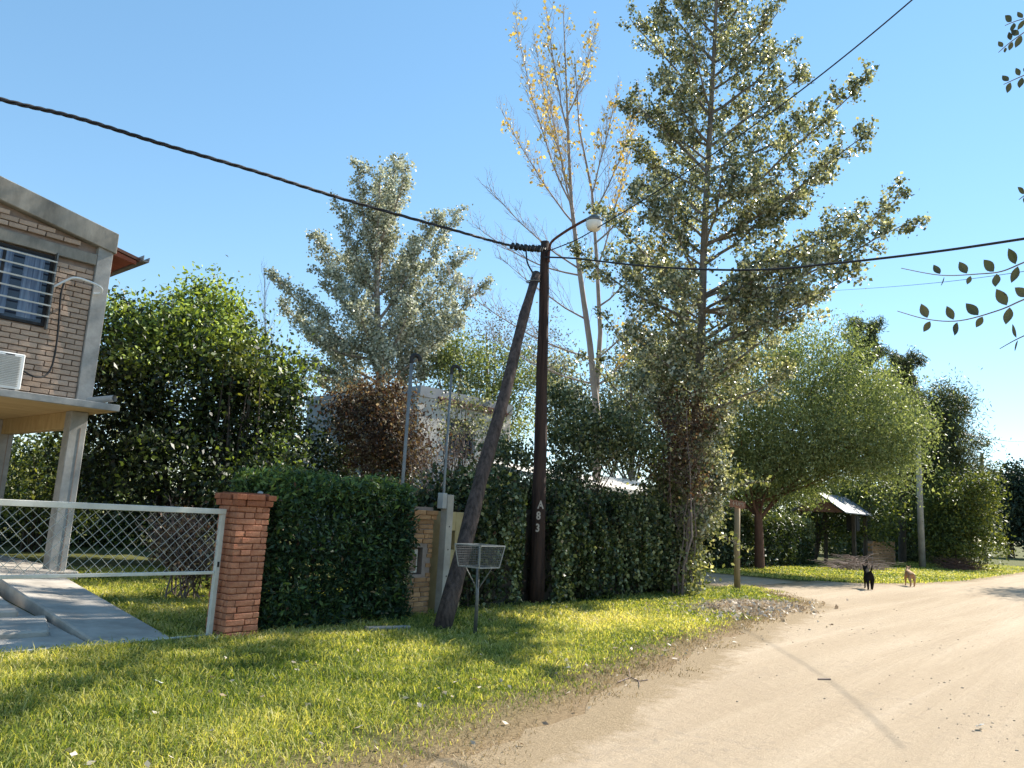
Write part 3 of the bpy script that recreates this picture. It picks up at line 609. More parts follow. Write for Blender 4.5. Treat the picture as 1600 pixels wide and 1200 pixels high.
for i in range(4):
    a, b, c, d = map(Vector, (cb[i], cb[(i+1) % 4], ct[(i+1) % 4], ct[i]))
    for q in range(1, 9): ms.tube([a.lerp(d, q/9), b.lerp(c, q/9)], .0026, 4, cap=False)
    for q in range(1, 12): ms.tube([a.lerp(b, q/12), d.lerp(c, q/12)], .0026, 4, cap=False)
for q in range(1, 9): ms.tube([Vector(cb[0]).lerp(Vector(cb[3]), q/9), Vector(cb[1]).lerp(Vector(cb[2]), q/9)], .0026, 4, cap=False)
ms.build('wire_mesh', 'steel', BK, recalc=False)
#PART2
# ------------------------------------------------------------------ background buildings
GH = thing('grey_house', 'grey rendered two storey house with a white front, half hidden by bushes', 'house', (16.9, 18.4, 0))
ghz = at(655, 602, 25).z
g_ = MB(); g_.box(0, 4.6, .26, 6.2, 0, ghz-.35); g_.build('wall', 'grey_wall', GH)
fw_ = MB(); W0, W1, Z0, Z1 = 1.25, 2.75, 3.45, 4.75
for a in ((.004, W0, 0, .25, 0, ghz-.35), (W1, 4.6, 0, .25, 0, ghz-.35), (W0, W1, .001, .249, 0, Z0), (W0, W1, .001, .249, Z1, ghz-.35)): fw_.box(*a)
fwo = fw_.build('front_wall', 'white_wall', GH)  # paler than the grey side wall: sunlight put into the front's colour
wn = MB()
for a in ((W0, W0+.06, .12, .18, Z0, Z1), (W1-.06, W1, .12, .18, Z0, Z1), (W0+.06, W1-.06, .12, .18, Z0, Z0+.06), (W0+.06, W1-.06, .12, .18, Z1-.06, Z1), (1.97, 2.03, .13, .17, Z0+.06, Z1-.06)): wn.box(*a)
wno = wn.build('window', 'steel', GH)
for a in ((W0+.06, 1.97), (2.03, W1-.06)): MB().box(a[0], a[1], .145, .15, Z0+.06, Z1-.06).build('pane', 'glass', wno)
MB().box(-.04, 4.64, -.04, .10, ghz-.35, ghz).build('parapet', 'grey_wall', GH); MB().box(-.05, .09, .101, 6.24, ghz-.35, ghz-.02).build('parapet', 'grey_wall', GH)
bb = brick_meshes(.26, .06, .07, 3)
for b_ in bb: b_.materials.append(M['roof_tile'])
for r in range(3):
    for c in range(13):
        o = link('brick', random.choice(bb), None, GH); o.location = (.9+.27*c+(.13 if r % 2 else 0), -.06, ghz-.40-.079*r+.11)
MB().box(-.3, 4.8, -1.2, -.001, 2.28, 2.42).build('porch_slab', 'grey_wall', GH); MB().box(2.0, 2.16, -1.15, -1.0, 0, 2.28).build('porch_post', 'grey_wall', GH)
MB().box(-.2, -.04, -1.15, -1.0, 0, 2.28).build('porch_post', 'white_wall', GH)
LR = thing('low_house', 'low house with a pale sloping roof showing above the ivy hedge', 'house', (16.0, 11.9, 0))
MB().box(0, 7.2, 0, 2.4, 0, 2.4).build('wall', 'white_wall', LR); MB().add([(x, y, z+dz) for dz in (0, .12) for x, y, z in ((-.3, -.4, 2.36), (7.5, -.4, 2.36), (7.5, 2.6, 2.95), (-.3, 2.6, 2.95))], [(3, 2, 1, 0), (4, 5, 6, 7), (0, 1, 5, 4), (1, 2, 6, 5), (2, 3, 7, 6), (3, 0, 4, 7)]).build('roof', 'white_wall', LR)
# ------------------------------------------------------------------ hedges and climbers (thing > foliage, stems)
def box_leaves(n, x0, x1, y0, y1, z0, z1, bulge=.12, seed=1, depth=.16, round_=.25, zs=1.0):
    """points near the surface of a bulging box (front, ends and top)"""
    u = RNG.uniform(size=(n, 3)); P = np.stack([x0+(x1-x0)*u[:, 0], y0+(y1-y0)*u[:, 1], z0+(z1-z0)*u[:, 2]], 1)
    w = np.array([(x1-x0)*(z1-z0), .5*(x1-x0)*(z1-z0), (y1-y0)*(z1-z0), (y1-y0)*(z1-z0), 1.3*(x1-x0)*(y1-y0)]); f = RNG.choice(5, n, p=w/w.sum())
    Pz = P*np.array([1, 1, zs]); nz = vnoise(Pz, 2.2, seed)*bulge+vnoise(Pz, 6.5, seed+1)*bulge*.45; dp = np.abs(RNG.normal(size=n))*depth-nz
    P[f == 0, 1] = y0+dp[f == 0]; P[f == 1, 1] = y1-dp[f == 1]; P[f == 2, 0] = x0+dp[f == 2]; P[f == 3, 0] = x1-dp[f == 3]; P[f == 4, 2] = z1-dp[f == 4]
    # round the top edges
    k = np.clip((P[:, 2]-(z1-round_))/round_, 0, 1)**2*round_*.6; cy = (y0+y1)/2; P[:, 1] += np.sign(cy-P[:, 1])*k*.8
    P[:, 2] = np.maximum(P[:, 2], .02); return P
HG = thing('conifer_hedge', 'dense dark green clipped hedge between the orange pillar and the meter pillar', 'hedge', (6.65, 8.9, 0))
pts = box_leaves(40000, 5.47, 7.86, 8.44, 9.6, .0, 1.93, .15, 3, .16, .32)
up_ = RNG.normal(size=(len(pts), 3))*.3; up_[:, 2] += .25; up_[:, 1] -= .45
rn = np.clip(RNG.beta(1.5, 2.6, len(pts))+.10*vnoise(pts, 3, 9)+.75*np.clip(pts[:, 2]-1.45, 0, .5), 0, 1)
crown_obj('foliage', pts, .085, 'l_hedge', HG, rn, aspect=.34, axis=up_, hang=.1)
i_ = RNG.choice(len(pts), 1100); crown_obj('dead_leaves', pts[i_]+RNG.normal(size=(1100, 3))*.03, .06, 'l_brown', HG, aspect=.4)
hs = MB()
for i in range(26):
    x, y = random.uniform(-1.1, 1.1), random.uniform(-.25, .35); hs.tube([(x, y, 0), (x+random.uniform(-.2, .2), y+random.uniform(-.15, .15), .8), (x+random.uniform(-.35, .35), y, 1.6)], [.022, .016, .006], 5)
tag(hs.build('stems', 'bark_dark', HG, recalc=False), kind='stuff')
IV = thing('ivy_hedge', 'long ivy covered hedge wall behind the upright pole with hanging strands', 'hedge', (13.0, 9.3, 0))
IVC = []; IVR = []
pts = box_leaves(36000, 9.25, 16.9, 8.98, 10.3, 0, 1.9, .42, 5, .2, .5, .35); IVC.append(pts); IVR.append(np.clip(RNG.beta(1.3, 2.4, len(pts))+.12*vnoise(pts, 2.5, 3), 0, 1))
for k in range(70):       # ragged shoots above the hedge line
    x = random.uniform(9.3, 16.9); hh = random.uniform(.05, .45)*(.4 if 13.8 < x < 15.6 else 1); m = 45
    IVC.append(np.array([x, random.uniform(9.0, 9.7), 1.85+hh])+RNG.normal(size=(m, 3))*np.array([.13, .13, .13])); IVR.append(np.clip(RNG.beta(1.4, 2, m)+random.uniform(-.1, .3), 0, 1))
for k in range(330):      # hanging strands
    x = random.uniform(9.4, 17.0); zt_ = random.uniform(1.2, 2.2); L = random.uniform(.5, 1.5); y = 8.84-random.uniform(0, .26)
    if x < 11.3 and random.random() < .45: L *= .6
    m = int(70*L); t = np.linspace(0, 1, m); lean = random.uniform(-.25, .3)
    Q = np.stack([x+lean*t*L+RNG.normal(size=m)*.045, y-.10*np.sin(t*2)+RNG.normal(size=m)*.03, np.maximum(zt_-L*t, .03)], 1)
    IVC.append(Q); b = random.uniform(-.25, .42); IVR.append(np.clip(RNG.beta(1.5, 2, m)+b, 0, 1))
IVC = np.concatenate(IVC); IVR = np.concatenate(IVR)
los = np.abs((IVC[:, 0]*pb.y-IVC[:, 1]*pb.x)/math.hypot(pb.x, pb.y)); keep = ~((los < .26) & (np.hypot(IVC[:, 0], IVC[:, 1]) < math.hypot(pb.x, pb.y)+.2))
crown_obj('foliage', IVC[keep], .072, 'l_ivy', IV, IVR[keep], aspect=.8, hang=.9)
i_ = RNG.choice(len(IVC), 2600); i_ = i_[keep[i_]]; crown_obj('dead_leaves', IVC[i_]+RNG.normal(size=(len(i_), 3))*.04, .065, 'l_brown', IV, aspect=.6)
iv = MB()
for i in range(60):
    x = random.uniform(-3.5, 3.9); y = random.uniform(-.45, .2); iv.tube([(x, y, 0), (x+random.uniform(-.3, .3), y-.1, 1.0), (x+random.uniform(-.8, .8), y-.15, random.uniform(1.6, 2.5))], [.02, .014, .004], 4)
tag(iv.build('stems', 'bark_dark', IV, recalc=False), kind='stuff')
MB().box(-3.6, 3.7, -.18, .12, 0, 1.7).build('inner_fence', 'bark_dark', IV)  # dark box added inside the leaves so the hedge is not see-through
def bush(name, label, D, lobes, n, per, cr, size, leaf, bark='bark_dark', seed=0, cat='bush', shell=.5, stems=6, group=None, low=-1, young=0, tw=0, **kw):
    """lobes: (px, py, radius in px across, radius in px high, depth offset)"""
    L = []
    for (x, y, rx, ry, dd) in lobes:
        c = at(x, y, D+dd); s = (D+dd)/FPX; L.append((tuple(c), (rx*s, rx*s*.9, ry*s)))
    cx = sum(l[0][0] for l in L)/len(L); cy = sum(l[0][1] for l in L)/len(L)
    t = Tree(name, label, (cx, cy, 0), cat, group)
    for c, r in L:
        for k in range(max(1, stems//len(L))):
            b = Vector((cx+random.uniform(-.25, .25), cy+random.uniform(-.25, .25), 0)); e = Vector(c)+Vector((random.uniform(-.5, .5)*r[0], random.uniform(-.5, .5)*r[1], random.uniform(-.3, .6)*r[2]))
            ln = t.limb(b, e, max(.02, .012*e.z+.02)*(.5 if tw else 1), .006, .05, 7, .10 if tw else .06, 5)
            if tw: t.twigs(ln, tw, .8, .4, .35, .8, .4, 0, .1, .006, sub=3)
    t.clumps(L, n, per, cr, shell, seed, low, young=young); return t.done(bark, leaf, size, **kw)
bush('climber_bush', 'dark climbing shrub massed above the ivy between the two poles', 15.2, [(790, 735, 55, 55, 0), (735, 790, 40, 50, -.2), (800, 800, 40, 60, .2)], 150, 60, .16, .07, 'l_mix', seed=2, hang=.8, aspect=.7)
bush('climber_bush', 'rounded ivy mound rising above the hedge right of the upright pole', 16.2, [(898, 705, 40, 55, 0), (950, 680, 48, 50, .3), (990, 690, 35, 40, .4), (880, 640, 28, 40, .8), (885, 750, 32, 30, 0)], 190, 56, .18, .075, 'l_mix', seed=3, hang=.6, aspect=.7, tw=5, stems=10)
bush('red_brown_bush', 'reddish brown autumn bush in front of the grey house', 20.5, [(585, 680, 55, 60, 0), (560, 640, 40, 40, .6), (620, 690, 45, 60, -.4), (600, 620, 30, 35, .4)], 240, 60, .22, .085, 'l_brown', seed=4, hang=.5, tw=6, stems=12)
bush('twiggy_shrub', 'sparse twiggy shrub before the white front of the grey house', 17.0, [(650, 690, 35, 60, 0), (690, 730, 40, 45, .4), (730, 690, 35, 50, .3)], 60, 22, .22, .06, 'l_brown', bark='twig', seed=6, hang=.5, stems=18, tw=9)
bush('olive_bush', 'loose olive green bush covering the upstairs window of the grey house', 19.0, [(735, 650, 32, 42, 0), (700, 660, 24, 36, .3), (765, 690, 30, 45, 0), (715, 610, 22, 24, .4)], 55, 44, .17, .07, 'l_poplar', seed=71, hang=.4, stems=12, tw=6)
bush('creeper_bush', 'dark leafy creeper on the grey side wall left of the reddish bush', 21.5, [(530, 690, 35, 45, 0), (545, 735, 40, 35, 0), (510, 740, 25, 25, 0), (625, 735, 40, 35, -.5)], 130, 46, .2, .085, 'l_ivy', seed=72, hang=.5, stems=10)
bush('pale_corner_bush', 'pale sunlit leafy bush spilling over the corner end of the ivy hedge', 18.6, [(1050, 810, 40, 60, 0), (1058, 885, 34, 46, -.3), (1060, 755, 36, 28, .2), (1050, 735, 36, 28, .2)], 190, 55, .2, .09, 'l_pale', seed=7, hang=.6)
bush('dry_bush', 'brownish dry shrub tangled over the hedge below the tall poplar', 18.0, [(1040, 700, 45, 42, 0), (1065, 660, 45, 55, .4), (1075, 750, 30, 35, -.2)], 110, 45, .2, .07, 'l_brown', bark='twig', seed=8, hang=.4, stems=12, tw=8)
t = Tree('leafy_branch', 'long pale leafy spray reaching out right toward the sign post', (17.8, 8.9, 0), 'branch')
b0 = Vector((17.8, 8.9, 0))
for tip, st_ in (((1205, 752), (1090, 790)), ((1165, 738), (1085, 765)), ((1165, 858), (1080, 815))):
    p0, p1 = at(*st_, 19.2), at(*tip, 19.6); l_ = t.limb(p0, p1, .02, .005, -.12, 7, .03, 5); t.twigs(l_, 16, .22, .15, .15, .9, -.05, 10, .05, .004)
t.limb(b0, at(1090, 785, 19.2), .05, .03, .02)
t.done('bark_grey', 'l_pale', .10, hang=.6, aspect=.55)
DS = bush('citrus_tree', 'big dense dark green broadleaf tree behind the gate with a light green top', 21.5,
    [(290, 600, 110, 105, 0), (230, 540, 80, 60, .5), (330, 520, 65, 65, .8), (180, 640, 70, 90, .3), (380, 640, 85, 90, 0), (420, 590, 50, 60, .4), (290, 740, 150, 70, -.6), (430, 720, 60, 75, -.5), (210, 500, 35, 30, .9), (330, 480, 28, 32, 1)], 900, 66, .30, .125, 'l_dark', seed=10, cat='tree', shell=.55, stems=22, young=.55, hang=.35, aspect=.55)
bush('broadleaf_shrub', 'bright light green leaf shoots on the right flank of the dark tree', 20.0, [(395, 590, 30, 45, 0), (370, 560, 28, 30, .2)], 26, 30, .16, .13, 'l_shrub', seed=12, stems=8, hang=.2)
bush('light_shrub', 'light green leafy shrub above the orange pillar', 17.5, [(415, 760, 45, 40, 0), (385, 790, 35, 35, -.2), (455, 780, 35, 35, .2), (440, 720, 35, 40, .5)], 90, 50, .2, .09, 'l_dark', seed=13, stems=12, hang=.2)
bush('dry_shrub', 'brownish dry shrub behind the gate next to the orange pillar', 13.5, [(290, 850, 32, 45, 0), (310, 880, 26, 28, -.2), (275, 830, 24, 35, .2)], 70, 34, .14, .06, 'l_brown', bark='twig', seed=14, stems=15, tw=8, hang=.4)
bush('yellow_shrub', 'yellowish leafy shrub seen between the two house columns', 24, [(60, 720, 40, 35, 0), (75, 700, 30, 25, .3), (40, 770, 50, 35, 0), (90, 790, 50, 40, 0)], 90, 50, .25, .10, 'l_shrub', seed=15, stems=8)
bush('back_hedge', 'dark hedge closing the yard behind the carport columns', 27, [(20, 820, 90, 55, 0), (110, 830, 90, 55, 1), (220, 850, 90, 50, 1), (330, 850, 80, 60, 1), (60, 770, 90, 50, 2), (180, 790, 80, 50, 2)], 620, 60, .3, .11, 'l_dark', seed=16, stems=10)

# ------------------------------------------------------------------ tall trees
D = 19.0
t = Tree('poplar_tree', 'tallest dense poplar with dark glossy leaves rising over the ivy hedge', tuple(gnd(1086, 929)*1.0))
t.base = Vector((*at(1086, 900, D).xy, 0)); t.o.location = t.base
tr = t.path([t.base-Vector((0, 0, .05)), at(1090, 800, D), at(1086, 680, D+.1), at(1096, 520, D), at(1100, 380, D), at(1108, 220, D), at(1116, 80, D), at(1122, -60, D), at(1124, -160, D)], .155, .02, 10)
limbs = [((1100, 380), (1425, 345), -1.8), ((1104, 300), (1360, 205), 0), ((1106, 260), (1358, 122), -2.2), ((1100, 430), (1412, 300), -.3), ((1098, 470), (1335, 430), -1.6), ((1100, 350), (1300, 250), 2), ((1110, 180), (1260, 110), .5), ((1114, 90), (1215, 20), -.8), ((1112, 140), (1225, 75), 1.3),
    ((1112, 140), (985, 30), .5), ((1108, 230), (985, 155), -.5), ((1104, 300), (990, 235), .8), ((1100, 360), (985, 300), -1), ((1098, 420), (930, 330), .5), ((1098, 440), (900, 385), -.3), ((1096, 500), (965, 400), 1.2), ((1116, 60), (1010, -40), 0), ((1118, 40), (1190, -60), .5), ((1094, 560), (985, 520), -1), ((1094, 560), (1230, 500), -1), ((1092, 600), (1240, 580), .5), ((1092, 640), (1000, 600), -.8), ((1102, 330), (1255, 325), .3), ((1100, 400), (1300, 385), .8), ((1098, 450), (1215, 415), -1.2), ((1108, 210), (1275, 180), 1.2), ((1104, 280), (1190, 290), -1.5), ((1100, 380), (1350, 335), .6), ((1098, 430), (1270, 470), -.6), ((1098, 470), (1050, 430), -1.5), ((1108, 200), (1040, 120), -1.3)]
for a, b, dd in limbs:
    a = (a[0]-2, a[1]+.33*abs(b[0]-a[0]))
    ln = t.limb(at(*a, D), at(*b, D+dd*1.2), .045, .008, .06, 9, .045)
    Lm = (ln[-1]-ln[0]).length; t.twigs(ln, int(7+Lm*5.0), .85, .36, .15, .7, .30, 40, .065, .007, sub=3)
for k in range(40):        # limbs all round the trunk, shorter
    tt = .22+.76*k/40; p, d_ = t.pt(tr, tt); az = random.uniform(0, 6.28); L = random.uniform(1.1, 2.7)*(1.15-.5*tt)
    ln = t.limb(p, p+Vector((math.cos(az)*L, math.sin(az)*L, L*.85)), .035, .007, .06, 7, .05); t.twigs(ln, int(6+L*4), .65, .32, .15, .75, .3, 38, .065, .006, sub=2)
t.twigs(tr, 60, .7, .5, .12, .6, .5, 30, .12, .008, sub=1)
for k in range(14):        # leafy lower trunk
    tt = .10+.02*k; p, d_ = t.pt(tr, tt)
    for q in range(3):
        az = random.uniform(0, 6.28); L = random.uniform(.4, .8)+(.9*random.random() if k > 8 else 0); ln = t.limb(p, p+Vector((math.cos(az)*L, math.sin(az)*L, random.uniform(-.2, .8)*L)), .025, .006, -.08, 6, .05); t.twigs(ln, 10, .5, .3, .2, .7, 0, 28, .12, .006, sub=1)
t.done('bark_grey', 'l_poplar', .076, hang=.6, aspect=.85)
D = 22.0
t = Tree('bare_poplar', 'slender nearly bare poplar with pale trunk and a few yellow leaves on top', tuple(Vector((*at(935, 700, D).xy, 0))))
tr = t.path([t.base-Vector((0, 0, .05)), at(934, 660, D), at(922, 540, D), at(905, 420, D), at(893, 320, D), at(888, 220, D), at(884, 110, D), at(880, 10, D)], .12, .010, 9)
tr2 = t.path([at(930, 640, D), at(938, 520, D+.2), at(932, 400, D+.3), at(925, 300, D+.4), at(905, 200, D+.3), at(898, 90, D+.2)], .085, .010, 8)
BL = []
for a, b, dd in [((893, 320), (805, 20), 0), ((892, 300), (835, 60), 1), ((886, 200), (855, 20), -.6), ((884, 190), (930, 45), .5), ((897, 350), (785, 175), .5), ((905, 420), (760, 290), -.5), ((905, 430), (740, 350), .6), ((928, 330), (1000, 150), .5), ((926, 300), (965, 145), -.6), ((930, 380), (1030, 250), .8), ((934, 480), (1060, 340), 1), ((918, 500), (780, 400), 0), ((925, 560), (700, 430), .8), ((930, 600), (760, 520), 0), ((934, 560), (1040, 430), -.6), ((932, 420), (990, 190), 1.4), ((895, 340), (850, 110), -1.2), ((936, 600), (1010, 520), .3)]:
    ln = t.limb(at(*a, D), at(*b, D+dd*1.3), .030, .005, .12, 9, .02); Lm = (ln[-1]-ln[0]).length
    t.twigs(ln, int(8+Lm*4.6), 1.15, .5, .12, 1.1, .55, 0, .1, .009, sub=4, tilt=.6)
    if b[1] < 260 or b[0] > 980:
        n0 = len(t.C); t.twigs(ln, int(5+Lm*2.6), .5, .35, .35, 1.0, .4, 14, .11, .005, tilt=.7)
for ln in (tr, tr2):
    t.twigs(ln, 26, 1.3, .6, .3, .8, .9, 0, .1, .008, sub=2, tilt=.7); t.twigs(ln, 12, .5, .4, .6, .8, .7, 14, .10, .006)
t.done('bark_pale', 'l_yellow', .10, 'bark_pale', hang=.7, aspect=.85)
D = 30.0
t = Tree('silver_poplar', 'broad silvery grey poplar standing behind the grey house', tuple(Vector((*at(592, 700, D).xy, 0))))
tr = t.path([t.base-Vector((0, 0, .05)), at(594, 620, D), at(590, 500, D), at(588, 400, D), at(592, 330, D), at(594, 270, D)], .20, .012, 9)
for a, b, dd in [((592, 430), (560, 260), 0), ((592, 420), (620, 255), 1), ((592, 380), (635, 262), -1), ((592, 480), (530, 325), 0), ((592, 500), (490, 370), 1), ((593, 540), (505, 430), -1), ((593, 560), (430, 430), 0), ((594, 600), (440, 475), 1), ((594, 560), (480, 520), -1.5), ((592, 500), (680, 340), 0), ((592, 520), (715, 335), 1), ((593, 540), (725, 400), -1), ((593, 560), (720, 450), 1), ((594, 590), (752, 445), 0), ((594, 600), (720, 500), -1), ((594, 610), (470, 570), 0), ((594, 620), (500, 600), 1), ((594, 610), (690, 560), 1), ((592, 460), (650, 380), 2), ((592, 460), (540, 400), 2), ((592, 440), (590, 300), 1.5), ((594, 580), (560, 480), -2), ((594, 580), (640, 480), -2), ((594, 600), (600, 540), -2)]:
    ln = t.limb(at(*a, D), at(*b, D+dd*1.2), .07, .012, .12, 8, .03); Lm = (ln[-1]-ln[0]).length; t.twigs(ln, int(8+Lm*6.6), .95, .48, .12, .85, .55, 50, .095, .008, sub=2)
t.twigs(tr, 40, 1.1, .6, .2, .6, .7, 46, .10, .009, sub=2)
t.done('bark_pale', 'l_silver', .098, hang=.4, aspect=.8)
def simple_tree(name, label, D, base, lobes, n, per, cr, size, leaf, bark, r0=.2, seed=1, shell=.5, low=-1, group=None, **kw):
    L = [(tuple(at(x, y, D+dd)), (rx*(D+dd)/FPX, rx*(D+dd)/FPX*.95, ry*(D+dd)/FPX)) for x, y, rx, ry, dd in lobes]
    b = Vector((*at(*base, D).xy, 0)); t = Tree(name, label, tuple(b), 'tree', group)
    top = min(L, key=lambda l: math.hypot(l[0][0]-b.x, l[0][1]-b.y)-.4*l[0][2])[0]; tr = t.limb(b-Vector((0, 0, .05)), Vector(top), r0, r0*.2, 0, 9, .02, 8)
    for c, r in L:
        p, d_ = t.pt(tr, random.uniform(.25, .6))
        for k in range(3): t.limb(p, Vector(c)+Vector((random.uniform(-.6, .6)*r[0], random.uniform(-.6, .6)*r[1], random.uniform(-.2, .7)*r[2])), r0*.28, r0*.05, .06, 7, .05, 5)
    t.clumps(L, n, per, cr, shell, seed, low); return t.done(bark, leaf, size, **kw)
simple_tree('willow_tree', 'large rounded pale green willow like tree behind the far hedge', 33, (1187, 880), [(1190, 620, 120, 105, 0), (1280, 600, 95, 95, .5), (1345, 655, 90, 80, -.3), (1240, 675, 105, 70, -.6), (1080, 640, 95, 90, 1), (1392, 680, 50, 55, 0), (1130, 695, 90, 50, 0), (1310, 705, 75, 40, -.4), (1020, 600, 60, 70, 2), (1140, 750, 60, 36, .6), (1235, 748, 70, 38, .8), (1190, 735, 60, 40, -.6), (1395, 725, 45, 36, .8)], 1650, 84, .40, .12, 'l_willow', 'bark_red', .21, 21, hang=.9, aspect=.4)
for i, (x, y, rx, ry, dd, lab) in enumerate([(1355, 560, 42, 55, 0, 'dark pine top rising behind the willow like tree'), (1410, 610, 45, 55, 2, 'shorter dark pine right of the taller pine top')]):
    Dp = 52+dd; b = at(x, 880, Dp); t = Tree('pine_tree', lab, (b.x, b.y, 0), 'tree', 'pines behind the willow')
    tr = t.limb((b.x, b.y, -.05), at(x, y-ry, Dp), .24, .03, 0, 9, .01, 8)
    for k in range(52):
        tt = .38+.61*k/52; p, d_ = t.pt(tr, tt); az = random.uniform(0, 6.28); L = (4.4*(1-tt)+.8)*random.uniform(.7, 1.2)
        ln = t.limb(p, p+Vector((math.cos(az)*L, math.sin(az)*L, L*.25)), .04, .01, .12, 6, .03, 5); t.twigs(ln, int(9+L*6), .6, .45, .15, .9, .5, 40, .13, .008)
    t.done('bark_dark', 'l_pine', .24, hang=-.6, aspect=.20)
simple_tree('dark_tree', 'dark conifer like tree behind the concrete post', 56, (1470, 872), [(1470, 690, 45, 70, 0), (1500, 740, 40, 70, .5), (1455, 770, 50, 80, 0), (1480, 640, 25, 40, 0), (1425, 800, 45, 70, 1)], 800, 70, .45, .24, 'l_pine', 'bark_dark', .3, 23, hang=.2, aspect=.22)
simple_tree('roadside_shrub_tree', 'sunlit yellow green bushy tree at the bend of the far verge', 51, (1492, 878), [(1495, 790, 48, 50, 0), (1505, 840, 45, 40, -.4), (1475, 830, 38, 45, 0), (1530, 770, 18, 30, 0)], 330, 55, .38, .17, 'l_shrub', 'bark_dark', .14, 24, hang=.5, aspect=.5)
simple_tree('round_tree', 'dark bluish round crowned tree far down the street at the right edge', 98, (1580, 868), [(1580, 790, 34, 50, 0), (1600, 800, 36, 48, 1), (1562, 810, 20, 30, 0)], 300, 60, .75, .36, 'l_far', 'bark_dark', .35, 25)
simple_tree('round_tree', 'dark round crowned tree just beyond the frame edge down the street', 100, (1640, 868), [(1645, 795, 40, 50, 0), (1620, 800, 30, 40, 1)], 200, 60, .75, .36, 'l_far', 'bark_dark', .35, 26)
bg = [('olive_tree', 'olive green tree behind the brace pole and grey house', 31, (725, 760), [(720, 580, 50, 60, 0), (770, 600, 50, 70, 1), (690, 560, 30, 35, 0), (820, 620, 50, 80, 1), (745, 660, 60, 50, 0)], 360, 55, .35, .12, 'l_willow', 'bark_grey'),
      ('olive_tree', 'olive green tree filling the gap left of the tall poplar', 28, (985, 780), [(985, 600, 45, 60, 0), (1030, 560, 50, 60, 1), (900, 650, 50, 60, 0), (950, 680, 60, 50, 0), (870, 590, 28, 50, 1)], 300, 55, .34, .12, 'l_poplar', 'bark_grey'),
      ('feathery_tree', 'dry greyish feathery tree behind the dark citrus tree', 34, (360, 800), [(310, 510, 60, 40, 0), (370, 540, 50, 45, 0), (430, 600, 40, 50, 0), (250, 520, 50, 35, 0), (460, 640, 30, 40, 0)], 260, 50, .34, .11, 'l_grey', 'bark_grey'),
      ('twiggy_tree', 'greyish half bare tree between the silver poplar and the poles', 33, (760, 780), [(760, 520, 40, 50, 0), (800, 560, 45, 60, 0), (700, 540, 35, 45, 0), (850, 560, 40, 70, 1)], 150, 40, .34, .09, 'l_grey', 'bark_pale'),
      ('tall_backdrop_tree', 'mixed green tree showing under the willow behind the far hedge', 46, (1270, 870), [(1290, 790, 70, 50, 0), (1220, 790, 70, 50, 0), (1150, 780, 60, 50, 1), (1360, 800, 50, 50, 0)], 360, 55, .42, .16, 'l_shrub', 'bark_dark')]
for i, (nm, lab, D_, b, lo_, n_, pr_, cr_, sz, lf, bk) in enumerate(bg): simple_tree(nm, lab, D_, b, lo_, n_, pr_, cr_, sz, lf, bk, .18, 40+i, hang=.4, aspect=.55)
t = Tree('bare_sapling', 'thin leafless sapling against the sky left of the silver poplar', tuple(Vector((*at(425, 760, 29).xy, 0))))
tr = t.path([t.base, at(420, 640, 29), at(415, 540, 29), at(413, 430, 29)], .05, .008, 6); t.twigs(tr, 30, 1.2, .6, .5, .9, .9, 0, .1, .008, sub=2, tilt=.6); t.done('bark_pale', 'l_grey', .1, 'bark_pale')
# street trees outside the frame on the right whose shade falls on the road
L = [((40.5, 1.2, 7.6), (3.2, 2.2, 2.0)), ((42.5, .6, 8.6), (2.4, 2.2, 2.0))]
t = Tree('street_tree', 'street tree beyond the right frame edge shading the road', (41.5, .3, 0)); t.limb((41.5, .3, -.05), (41.5, .6, 8), .2, .05, 0); t.clumps(L, 260, 50, .4, .5, 31); t.done('bark_grey', 'l_shrub', .16)

# near tree: its trunk is right of the frame, a few leafy twigs reach in
NT = Tree('near_tree', 'near broadleaf tree whose drooping twigs enter at the right edge', (7.6, -2.4, 0))
tk = NT.path([(7.6, -2.4, -.05), (7.55, -2.3, 1.6), (7.4, -2.1, 3.0), (7.3, -2.0, 4.6), (7.2, -1.9, 6.0)], .13, .05, 9)
leafpos = []
def spray(pix, D, side_leaf, start, every=.10, size=.088, lean=None):
    P = smooth_pts([at(x, y, D) for x, y in pix], 6); st_ = Vector(start)
    Q = smooth_pts([P[-1], P[-1].lerp(st_, .45)+Vector((0, 0, .12)), st_], 5)
    NT.tw.tube([p-NT.base for p in P], [.0022+.0025*i/len(P) for i in range(len(P))], 5, cap=False); NT.wood.tube([p-NT.base for p in Q], [.0055+.02*i/len(Q) for i in range(len(Q))], 6, cap=False)
    acc = 0
    for i in range(len(P)-1): 
        acc += (P[i+1]-P[i]).length
        if acc > every and i > side_leaf:
            acc = 0; leafpos.append((P[i], (P[i]-P[i+1]).normalized(), size)); leafpos.append((P[i].lerp(P[i+1], .6), (P[i]-P[i+1]).normalized(), size*random.uniform(.75, 1.05)))
spray([(1408, 419), (1470, 430), (1530, 428), (1565, 424), (1600, 410), (1640, 395)], 4.6, 5, (7.4, -2.1, 3.1))
spray([(1402, 486), (1450, 499), (1500, 501), (1560, 485), (1600, 468), (1650, 450)], 4.5, 5, (7.4, -2.1, 3.2))
spray([(1562, 545), (1585, 532), (1610, 520), (1650, 500)], 4.9, 1, (7.4, -2.1, 3.0))
spray([(1560, 82), (1580, 65), (1610, 45), (1650, 30)], 5.2, 1, (7.3, -2.0, 4.5), .045, .066)
spray([(1570, 40), (1590, 32), (1620, 25), (1660, 20)], 5.4, 1, (7.3, -2.0, 4.6), .045, .066)
spray([(1568, 132), (1590, 122), (1620, 110), (1660, 100)], 5.2, 1, (7.3, -2.0, 4.4), .045, .066)
spray([(1592, 312), (1610, 300), (1640, 290)], 5.0, 0, (7.3, -2.0, 3.7), .045, .066)
